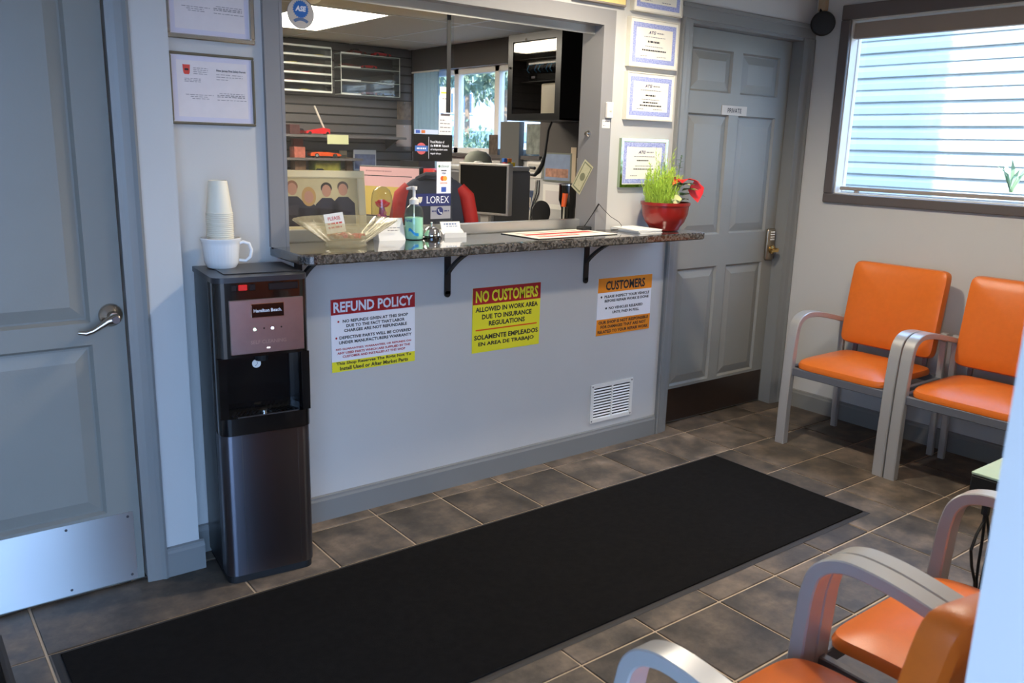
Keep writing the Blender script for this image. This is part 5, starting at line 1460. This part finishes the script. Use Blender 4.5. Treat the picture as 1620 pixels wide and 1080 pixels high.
# ---- black files and papers between photo frame and pink monitor
t = thing('black_binder', 'black binder standing behind the photo frame', 'binder', (1.0, 2.42, 0.75), math.radians(-40))
mk('cover', B().box(-0.05, 0.05, -0.14, 0.14, 0, 0.52, 0.004, 1), BLACKM, t)
mk('pages', B().box(-0.04, 0.04, -0.145, -0.138, 0.01, 0.50), PAPER, t)
t = thing('side_table', 'pale side table left of the desk', 'table', (0.85, 2.3, 0))
mk('top', B().box(-0.33, 0.58, -0.35, 0.35, 0.72, 0.75), mat('desk_grey', rgb(150, 146, 138), 0.4), t)
for sx in (-0.3, 0.55):
    for sy in (-0.32, 0.32):
        mk('leg', B().box(sx - .015, sx + .015, sy - .015, sy + .015, 0, 0.72), STEELD, t)
t = thing('paper_tray', 'stack of white and yellow paper trays beside the glass dome', 'paper tray', (0.72, 2.05, 0.75), math.radians(-20))
for k in range(5):
    mk('tray', B().box(-0.16, 0.16, -0.12, 0.12, 0.07 * k, 0.07 * k + 0.05, 0.004, 1), PAPER if k != 4 else mat('note_yellow', rgb(232, 218, 130), 0.6), t)

# ---- shelf on the back wall with models
SHELF = mat('shelf_grey', rgb(96, 92, 90), 0.5)
def wall_shelf(label, x0, x1, z, dep=0.3):
    t = thing('wall_shelf', label, 'shelf', ((x0 + x1) / 2, OY - 0.014, z))
    w = (x1 - x0) / 2
    mk('board', B().box(-w, w, -dep, 0, -0.02, 0), SHELF, t)
    for s_ in (-1, 1):
        mk('bracket', B().prism([(s_ * (w - .05) - .006, 0, -.02), (s_ * (w - .05) - .006, -dep * .8, -.02), (s_ * (w - .05) - .006, 0, -.12)], (0.012, 0, 0)), STEELD, t)
wall_shelf('upper grey wall shelf with red models at the back of the office', 1.2, 2.55, 1.525)
wall_shelf('middle grey wall shelf with the orange model car', 1.2, 2.1, 1.33)
wall_shelf('lower grey wall shelf with boxes behind the photo frame', 1.2, 2.6, 1.205)
def model_car(label, loc, rz, L, col, open_top=False, group=None, simple=False):
    t = thing('model_car', label, 'model car', loc, rz, group)
    W_, H_ = L * 0.42, L * (0.2 if open_top else 0.28)
    body = [(-.5, .06), (-.5, .14), (-.46, .17), (-.2, .19), (.1, .18), (.42, .15), (.5, .11), (.5, .06)]
    b = B(); b.prism([(x * L, -W_ / 2, z * L) for x, z in body], (0, W_, 0))
    mk('body', b, col, t)
    cab = [(-.3, .18), (-.2, .28), (.02, .28), (.16, .18)] if not open_top else [(-.1, .18), (.02, .18), (.0, .23), (.03, .23), (.1, .18), (.12, .18)]
    b = B(); b.prism([(x * L, -W_ * .42, z * L) for x, z in cab], (0, W_ * .84, 0))
    mk('cabin', b, mat('model_glass', rgb(40, 44, 50), 0.1), t)
    for sx in (-.3, .3):
        for sy in (-1, 1):
            o = mk('wheel', B().cyl((sx * L, sy * W_ * .44, .075 * L), (sx * L, sy * W_ * .52, .075 * L), .075 * L, n=12), BLACKM, t)
            if not simple:
                mk('hubcap', B().cyl((sx * L, sy * W_ * .52, .075 * L), (sx * L, sy * W_ * .53, .075 * L), .045 * L, n=10), CHROME, o)
    return t
CARO = mat('car_orange', rgb(206, 78, 26), 0.2, coat=0.6)
CARR = mat('car_red', rgb(196, 34, 40), 0.2, coat=0.6)
CARD = mat('car_dark', rgb(34, 38, 52), 0.2, coat=0.6)
CARS = mat('car_silver', rgb(170, 172, 174), 0.25, 0.6)
CARM = mat('car_maroon', rgb(104, 34, 32), 0.25, coat=0.4)
CARY = mat('car_yellow', rgb(196, 170, 44), 0.3, coat=0.4)
CARB = mat('car_blue', rgb(60, 84, 130), 0.3, coat=0.4)
def sp_(x, y, Y): return ony(x, y, Y)
q = sp_(513, 249, 4.18)
model_car('orange open model sports car on the middle wall shelf', (q.x, 4.18, 1.33), math.radians(-8), 0.27, CARO, True)
q = sp_(478, 212, 4.2)
model_car('dark red vintage model car on the upper wall shelf', (q.x, 4.3, 1.525), math.radians(178), 0.18, CARM)
# red trolley jack model with long pale handle
q = sp_(502, 212, 4.15)
t = thing('model_jack', 'red trolley jack model with long pale handle on the upper shelf', 'model', (q.x, 4.14, 1.525), math.radians(-6))
b = B(); b.prism([(-0.11, -0.03, 0.01), (0.1, -0.03, 0.01), (0.1, -0.03, 0.05), (0.04, -0.03, 0.06), (-0.11, -0.03, 0.03)], (0, 0.06, 0))
mk('body', b, CARR, t)
for x in (-0.08, 0.075):
    mk('wheel', B().cyl((x, -0.04, 0.014), (x, 0.04, 0.014), 0.014, n=10), CHROME, t)
mk('handle', B().cyl((0.06, 0, 0.05), (-0.025, 0, 0.24), 0.008, n=8), mat('handle_pale', rgb(206, 196, 186), 0.4), t)
t = thing('folded_note', 'pale yellow-green folded note hanging over the upper shelf edge', 'paper', (q.x + 0.16, OY - 0.014 - 0.305, 1.528))
mk('note', B().box(-0.1, 0.1, -0.001, 0.06, 0.0, 0.002).box(-0.1, 0.1, -0.002, 0.0, -0.078, 0.002), mat('note_lime', rgb(206, 208, 160), 0.6), t)
# boxed models and books on the shelves
def carton(label, px, z, Y, w, d, h, m_, rz=0.0, cat='box', band=None):
    q = ony(px[0], px[1], Y)
    t = thing('model_box' if cat == 'box' else cat.replace(' ', '_'), label, cat, (q.x, Y, z), rz)
    mk('carton', B().box(-w / 2, w / 2, -d / 2, d / 2, 0, h, 0.002, 1), m_, t)
    if band:
        mk('printed_panel', B().box(-w / 2 * .9, w / 2 * .9, -d / 2 - .001, -d / 2, h * .15, h * .8), band, t)
    return t
GRNB = mat('box_green', rgb(112, 124, 56), 0.5, var=0.3, vscale=25)
carton('green landscape printed model box under the orange car', (514, 265), 1.205, 4.2, 0.25, 0.12, 0.105, GRNB, 0, 'box', mat('box_green2', rgb(146, 140, 54), 0.5, var=0.4, vscale=20))
model_car('dark blue model car on the lower shelf in front of the green box', (ony(508, 270, 4.1).x, 4.1, 1.205), 0, 0.13, CARD)
carton('small red and white carton left of the orange model car', (471, 249), 1.33, 4.2, 0.1, 0.1, 0.09, mat('box_redwhite', rgb(170, 96, 80), 0.5, var=0.3, vscale=40))
carton('brown carton low on the left end of the shelves', (472, 268), 1.205, 4.2, 0.1, 0.1, 0.1, mat('box_brown', rgb(126, 96, 70), 0.6, var=0.2, vscale=40))
carton('pale picture card right of the orange model car', (543, 268), 1.205, 4.25, 0.07, 0.02, 0.19, mat('card_tan', rgb(176, 160, 128), 0.6), 0, 'picture', mat('card_pic', rgb(110, 104, 86), 0.6, var=0.3, vscale=40))
carton('brown framed card beside the leaning white picture', (552, 268), 1.205, 4.2, 0.06, 0.03, 0.13, mat('card_brown', rgb(120, 92, 64), 0.6, var=0.2, vscale=40), 0, 'picture')
t = carton('white edged picture of blue figures leaning at the back wall', (577, 262), 1.205, 4.28, 0.24, 0.015, 0.2, mat('pic_white', rgb(196, 196, 196), 0.5), math.radians(4), 'picture', mat('pic_blue', rgb(96, 104, 132), 0.5, var=0.4, vscale=25))
carton('small black red trimmed model truck box on the upper shelf left end', (463, 212), 1.525, 4.17, 0.09, 0.1, 0.08, mat('box_blackred', rgb(70, 40, 40), 0.5, var=0.4, vscale=40))
carton('dark red carton on the middle shelf left end', (470, 232), 1.33, 4.28, 0.09, 0.06, 0.16, mat('box_dkred', rgb(128, 58, 50), 0.5, var=0.3, vscale=30))
# papers pinned on the slat wall
for nm, lab, a, c, m_ in (('pinned_sheet', 'plain tan sheet pinned near the right end of the slat wall', (627, 197), (651, 232), mat('sheet_tan', rgb(168, 154, 146), 0.7)), ('pinned_photo', 'small brownish photo pinned high near the end of the slat wall', (628, 160), (651, 190), mat('photo_brown', rgb(112, 96, 80), 0.5, var=0.5, vscale=25))):
    q0, q1 = ony(*a, OY - 0.015), ony(*c, OY - 0.015)
    t = thing(nm, lab, 'paper', ((q0.x + q1.x) / 2, OY - 0.0145, (q0.z + q1.z) / 2))
    w, h = (q1.x - q0.x) / 2, (q0.z - q1.z) / 2
    mk('sheet', B().box(-w, w, -0.001, 0, -h, h), m_, t)
    mk('pin', B().sphere((0, -0.003, h * 0.85), 0.004, 6, 4), CHROME, t)
# acrylic display cases with rows of small cars
ACR = mat('acrylic_shelf', rgb(226, 230, 220), 0.12)
def display_case(label, x0, x1, z0, z1, rows):
    t = thing('display_case', label, 'display case', ((x0 + x1) / 2, OY - 0.014, z0))
    w, h, d = (x1 - x0) / 2, z1 - z0, 0.13
    mk('back_panel', B().box(-w, w, -0.004, 0, 0, h), mat('case_back', rgb(38, 36, 37), 0.15), t)
    for k in range(rows + 1):
        z = h * k / rows
        o = mk('shelf', B().box(-w, w, -d, -0.004, z - 0.002, z + 0.003), ACR, t)
        mk('shelf_glint', B().box(-w, w if rows == 5 else -w * 0.35, -d - 0.006, -d - 0.003, z - 0.004, z + 0.011), ACR, o)  # pale strip stands in for light reflected along the shelf edge
    for s_ in (-1, 1):
        mk('side', B().box(s_ * w - .002, s_ * w + .002, -d, 0, 0, h), CLEAR, t)
    mk('front', B().box(-w, w, -d - 0.003, -d - 0.001, 0, h), CLEAR, t)
    b = B()
    for s_ in (-1, 1): b.box(s_ * w - .003, s_ * w + .003, -d - .005, -d - .003, 0, h)
    mk('bright_edge', b, ACR, t)
display_case('long clear display case of small model cars at the left', 1.02, 1.895, 1.888, 2.256, 5)
display_case('clear display case of model cars near the office corner', 1.985, 2.575, 1.885, 2.23, 3)
names = {id(CARR): 'red', id(CARD): 'dark blue', id(CARS): 'silver', id(CARM): 'maroon', id(CARY): 'yellow', id(CARB): 'blue'}
rowsL = ['bottom', 'second', 'third', 'fourth', 'top']
for r in range(5):
    for c in range(4):
        m_ = [CARB, CARM, CARD, CARR, CARY, CARM, CARS][(r * 3 + c * 2) % 7]
        x = 1.42 + c * 0.125
        model_car('%s model car, %s from right, %s shelf of the left display case' % (names[id(m_)], ['fourth', 'third', 'second', 'first'][c], rowsL[r]), (x, OY - 0.08, 1.888 + 0.368 * r / 5 + 0.0035), math.radians([0, 180, 6][(r + c) % 3]), 0.1, m_, False, 'model cars in the left display case', True)
for r in range(3):
    for c in range(3):
        m_ = [CARD, CARM, CARB, CARD, CARD, CARS, CARM, CARR, CARD][r * 3 + c]
        x = 2.09 + c * 0.19
        model_car('%s model car, %s from left, %s shelf of the corner display case' % (names[id(m_)], ['first', 'second', 'third'][c], ['bottom', 'middle', 'top'][r]), (x, OY - 0.08, 1.885 + 0.345 * r / 3 + 0.0035), math.radians([0, 180][(r + c) % 2]), 0.16, m_, False, 'model cars in the corner display case', True)
model_car('red model car standing on top of the corner display case, left', (2.17, OY - 0.08, 2.2335), 0.1, 0.17, CARM, False, 'model cars on top of the corner display case', True)
model_car('red model car standing on top of the corner display case, right', (2.42, OY - 0.08, 2.2335), -0.05, 0.17, CARR, False, 'model cars on top of the corner display case', True)

# ---- rack cabinet on the right wall
RF = 2.3
t = thing('rack_cabinet', 'black wall rack cabinet with glass door in the office', 'cabinet', (RF, 1.94, 1.655))
w, h, D = 0.293, 0.585, RX - RF
b = B()
b.box(0.012, D, -w, -w + 0.01, 0, h); b.box(0.012, D, w - 0.01, w, 0, h); b.box(0.012, D, -w, w, 0, 0.012); b.box(0.012, D, -w, w, h - 0.012, h); b.box(D - 0.01, D, -w, w, 0, h)
mk('shell', b, BLACKS, t)
b = B()
b.box(0, 0.012, -w, -w + 0.055, 0, h); b.box(0, 0.012, w - 0.055, w, 0, h); b.box(0, 0.012, -w + .055, w - .055, 0, 0.045); b.box(0, 0.012, -w + .055, w - .055, h - 0.05, h)
dr = mk('door', b, BLACKS, t)
mk('door_glass', B().box(0.004, 0.008, -w + .055, w - .055, .045, h - .05), thin_glass('smoked_glass', (0.9, 0.9, 0.9, 1)), dr)
mk('lock', B().cyl((-0.008, w - 0.03, h * 0.62), (0, w - 0.03, h * 0.62), 0.008, n=10), CHROME, dr)
mk('key_ring', B().lathe([(0.008, -0.002), (0.011, 0), (0.008, 0.002)], n=14), CHROME, dr, loc=(-0.004, 0.09, h - 0.045), rot=(0, PI / 2, 0))
mk('inner_shelf', B().box(0.1, D - .01, -w + .01, w - .01, 0.268, 0.274), BLACKM, t)
mk('inner_shelf', B().box(0.1, D - .01, -w + .01, w - .01, 0.36, 0.366), BLACKM, t)
mk('inner_shelf', B().box(0.1, D - .01, -w + .01, w - .01, 0.425, 0.43), BLACKM, t)
t2 = thing('network_switch', 'network switch with a row of lit ports and blue cables in the rack cabinet', 'network switch', (RF + 0.11, 1.94, 1.655 + 0.367))
mk('chassis', B().box(0, 0.25, -0.22, 0.22, 0, 0.044), mat('switch_dark', rgb(60, 58, 56), 0.5), t2)
b = B()
for k in range(24): b.box(-0.002, 0, -0.2 + k * 0.0165, -0.19 + k * 0.0165, 0.022, 0.034)
mk('port_row', b, mat('port_white', rgb(214, 206, 190), 0.4, emit=rgb(214, 206, 190), estr=0.4), t2)
for k in range(9):
    y = -0.19 + k * 0.042
    mk('patch_cable', B().tube([(-0.002, y, 0.02), (-0.03, y + 0.006, 0.012), (-0.035, y + 0.02, -0.02), (-0.012, y + 0.024, -0.035)], 0.0035, 5), mat('cable_blue%d' % (k % 3), [rgb(70, 140, 190), rgb(40, 50, 60), rgb(90, 160, 200)][k % 3], 0.5), t2)
t2 = thing('video_recorder', 'black video recorder on the middle shelf of the rack cabinet', 'recorder', (RF + 0.12, 1.94, 1.655 + 0.275))
mk('chassis', B().box(0, 0.25, -0.2, 0.2, 0, 0.05, 0.003, 1), BLACKG, t2)
mk('dial', B().cyl((-0.006, -0.13, 0.025), (0, -0.13, 0.025), 0.017, n=18), STEELD, t2)
mk('logo_strip', B().box(-0.001, 0, 0.13, 0.17, 0.02, 0.036), INKG, t2)
t2 = thing('white_router', 'upright white router standing in the bottom of the rack cabinet', 'router', (RF + 0.065, 1.80, 1.655 + 0.012))
mk('housing', B().box(-0.04, 0.04, -0.085, 0.085, 0, 0.235, 0.014, 3), mat('router_cream', rgb(232, 222, 198), 0.4), t2, smooth=True)
# ---- things pinned and hung on the right office wall
def on_right(name, label, cat, a, c, m_, dep=0.004, band=None, framem=None):
    q0, q1 = onx(*a, RX), onx(*c, RX)
    w, h = abs(q0.y - q1.y) / 2, abs(q0.z - q1.z) / 2
    t = thing(name, label, cat, (RX, (q0.y + q1.y) / 2, (q0.z + q1.z) / 2), -PI / 2)
    if framem:
        mk('frame', B().box(-w, w, -dep, 0, -h, h), framem, t)
        mk('picture', B().box(-w * .9, w * .9, -dep - .001, -dep, -h * .9, h * .9), m_, t)
    else:
        mk('sheet', B().box(-w, w, -dep, 0, -h, h), m_, t)
    if band:
        mk('print', B().box(-w * .8, w * .8, -dep - .002, -dep - .001, band[0] * h, band[1] * h), band[2], t)
    return t, w, h
on_right('wall_panel', 'tall dark grey panel hanging below the rack cabinet', 'panel', (800, 193), (827, 287), mat('panel_grey', rgb(92, 92, 90), 0.5), 0.05)
on_right('wall_poster', 'grey and green printed poster under the rack cabinet', 'poster', (834, 196), (872, 245), mat('poster_mix', rgb(120, 124, 116), 0.6, var=0.5, vscale=18), 0.003)
on_right('wall_painting', 'painting with blue sky and pink and yellow flowers', 'picture', (862, 241), (905, 289), mat('painting_blue', rgb(136, 150, 176), 0.5, var=0.2, vscale=8), 0.012, (-0.7, -0.1, mat('painting_flowers', rgb(176, 130, 110), 0.6, var=0.5, vscale=25)), mat('frame_greygreen', rgb(120, 122, 110), 0.5))
on_right('wall_calendar', 'white calendar sheet hanging below the painting', 'calendar', (860, 291), (905, 334), PAPER, 0.004, (-0.6, 0.5, mat('calendar_grey', rgb(214, 206, 202), 0.7)))
on_right('wall_photo', 'small photo of a person in white and blue against dark blue', 'photo', (817, 299), (843, 333), mat('photo_blue', rgb(66, 80, 110), 0.5, var=0.4, vscale=25), 0.004, (-0.7, 0.3, mat('photo_figure', rgb(180, 170, 160), 0.5, var=0.5, vscale=30)))
on_right('wall_paper', 'white list pinned right of the silver monitor', 'paper', (790, 296), (806, 338), PAPER, 0.002, (-0.7, 0.7, mat('calendar_grey', rgb(214, 206, 202), 0.7)))
on_right('wall_photo', 'two dark photos taped to the office window post', 'photo', (774, 213), (787, 245), mat('photo_dark', rgb(84, 74, 66), 0.5, var=0.6, vscale=30), 0.002)
on_right('wall_outlet', 'pale wall outlet and switch plate beside the painting', 'outlet', (836, 250), (858, 282), WHITEP, 0.012, (-0.4, 0.4, mat('outlet_grey', rgb(186, 180, 170), 0.5)))
on_right('wall_strip', 'narrow cream strip of wood at the office door edge', 'trim piece', (905, 233), (911, 290), mat('cream_wood', rgb(206, 186, 156), 0.5), 0.01)
t = thing('gooseneck_cable', 'thick black cable hooping down below the rack cabinet', 'cable', (2.42, 1.8, 1.655))
def lp(x, y, X=2.45):
    q = onx(x, y, X); return q - Vector((2.42, 1.8, 1.655))
mk('cable', B().tube([lp(873, 193), lp(868, 205), lp(865, 225), lp(862, 246), lp(858, 260), lp(852, 271), lp(846, 277), lp(838, 276), lp(834, 270), lp(838, 265), lp(846, 266)], [0.008, 0.008, 0.008, 0.01, 0.016, 0.018, 0.012, 0.008, 0.008, 0.009, 0.012], 8), BLACKM, t, smooth=True)
t = thing('wall_cable', 'thin black cables running down the right office wall', 'cable', (RX, 2.4, 0.75))
for k in range(3):
    q = [onx(848 + k * 3, 285, RX), onx(846 + k * 3.5, 305, RX), onx(840 + k * 2, 330, RX), onx(838 + k * 2, 350, RX)]
    mk('cord', B().tube([v - Vector((RX + 0.006, 2.4, 0.75)) for v in q], 0.004, 5), BLACKM if k else WHITEP, t)
bpy.context.view_layer.update()
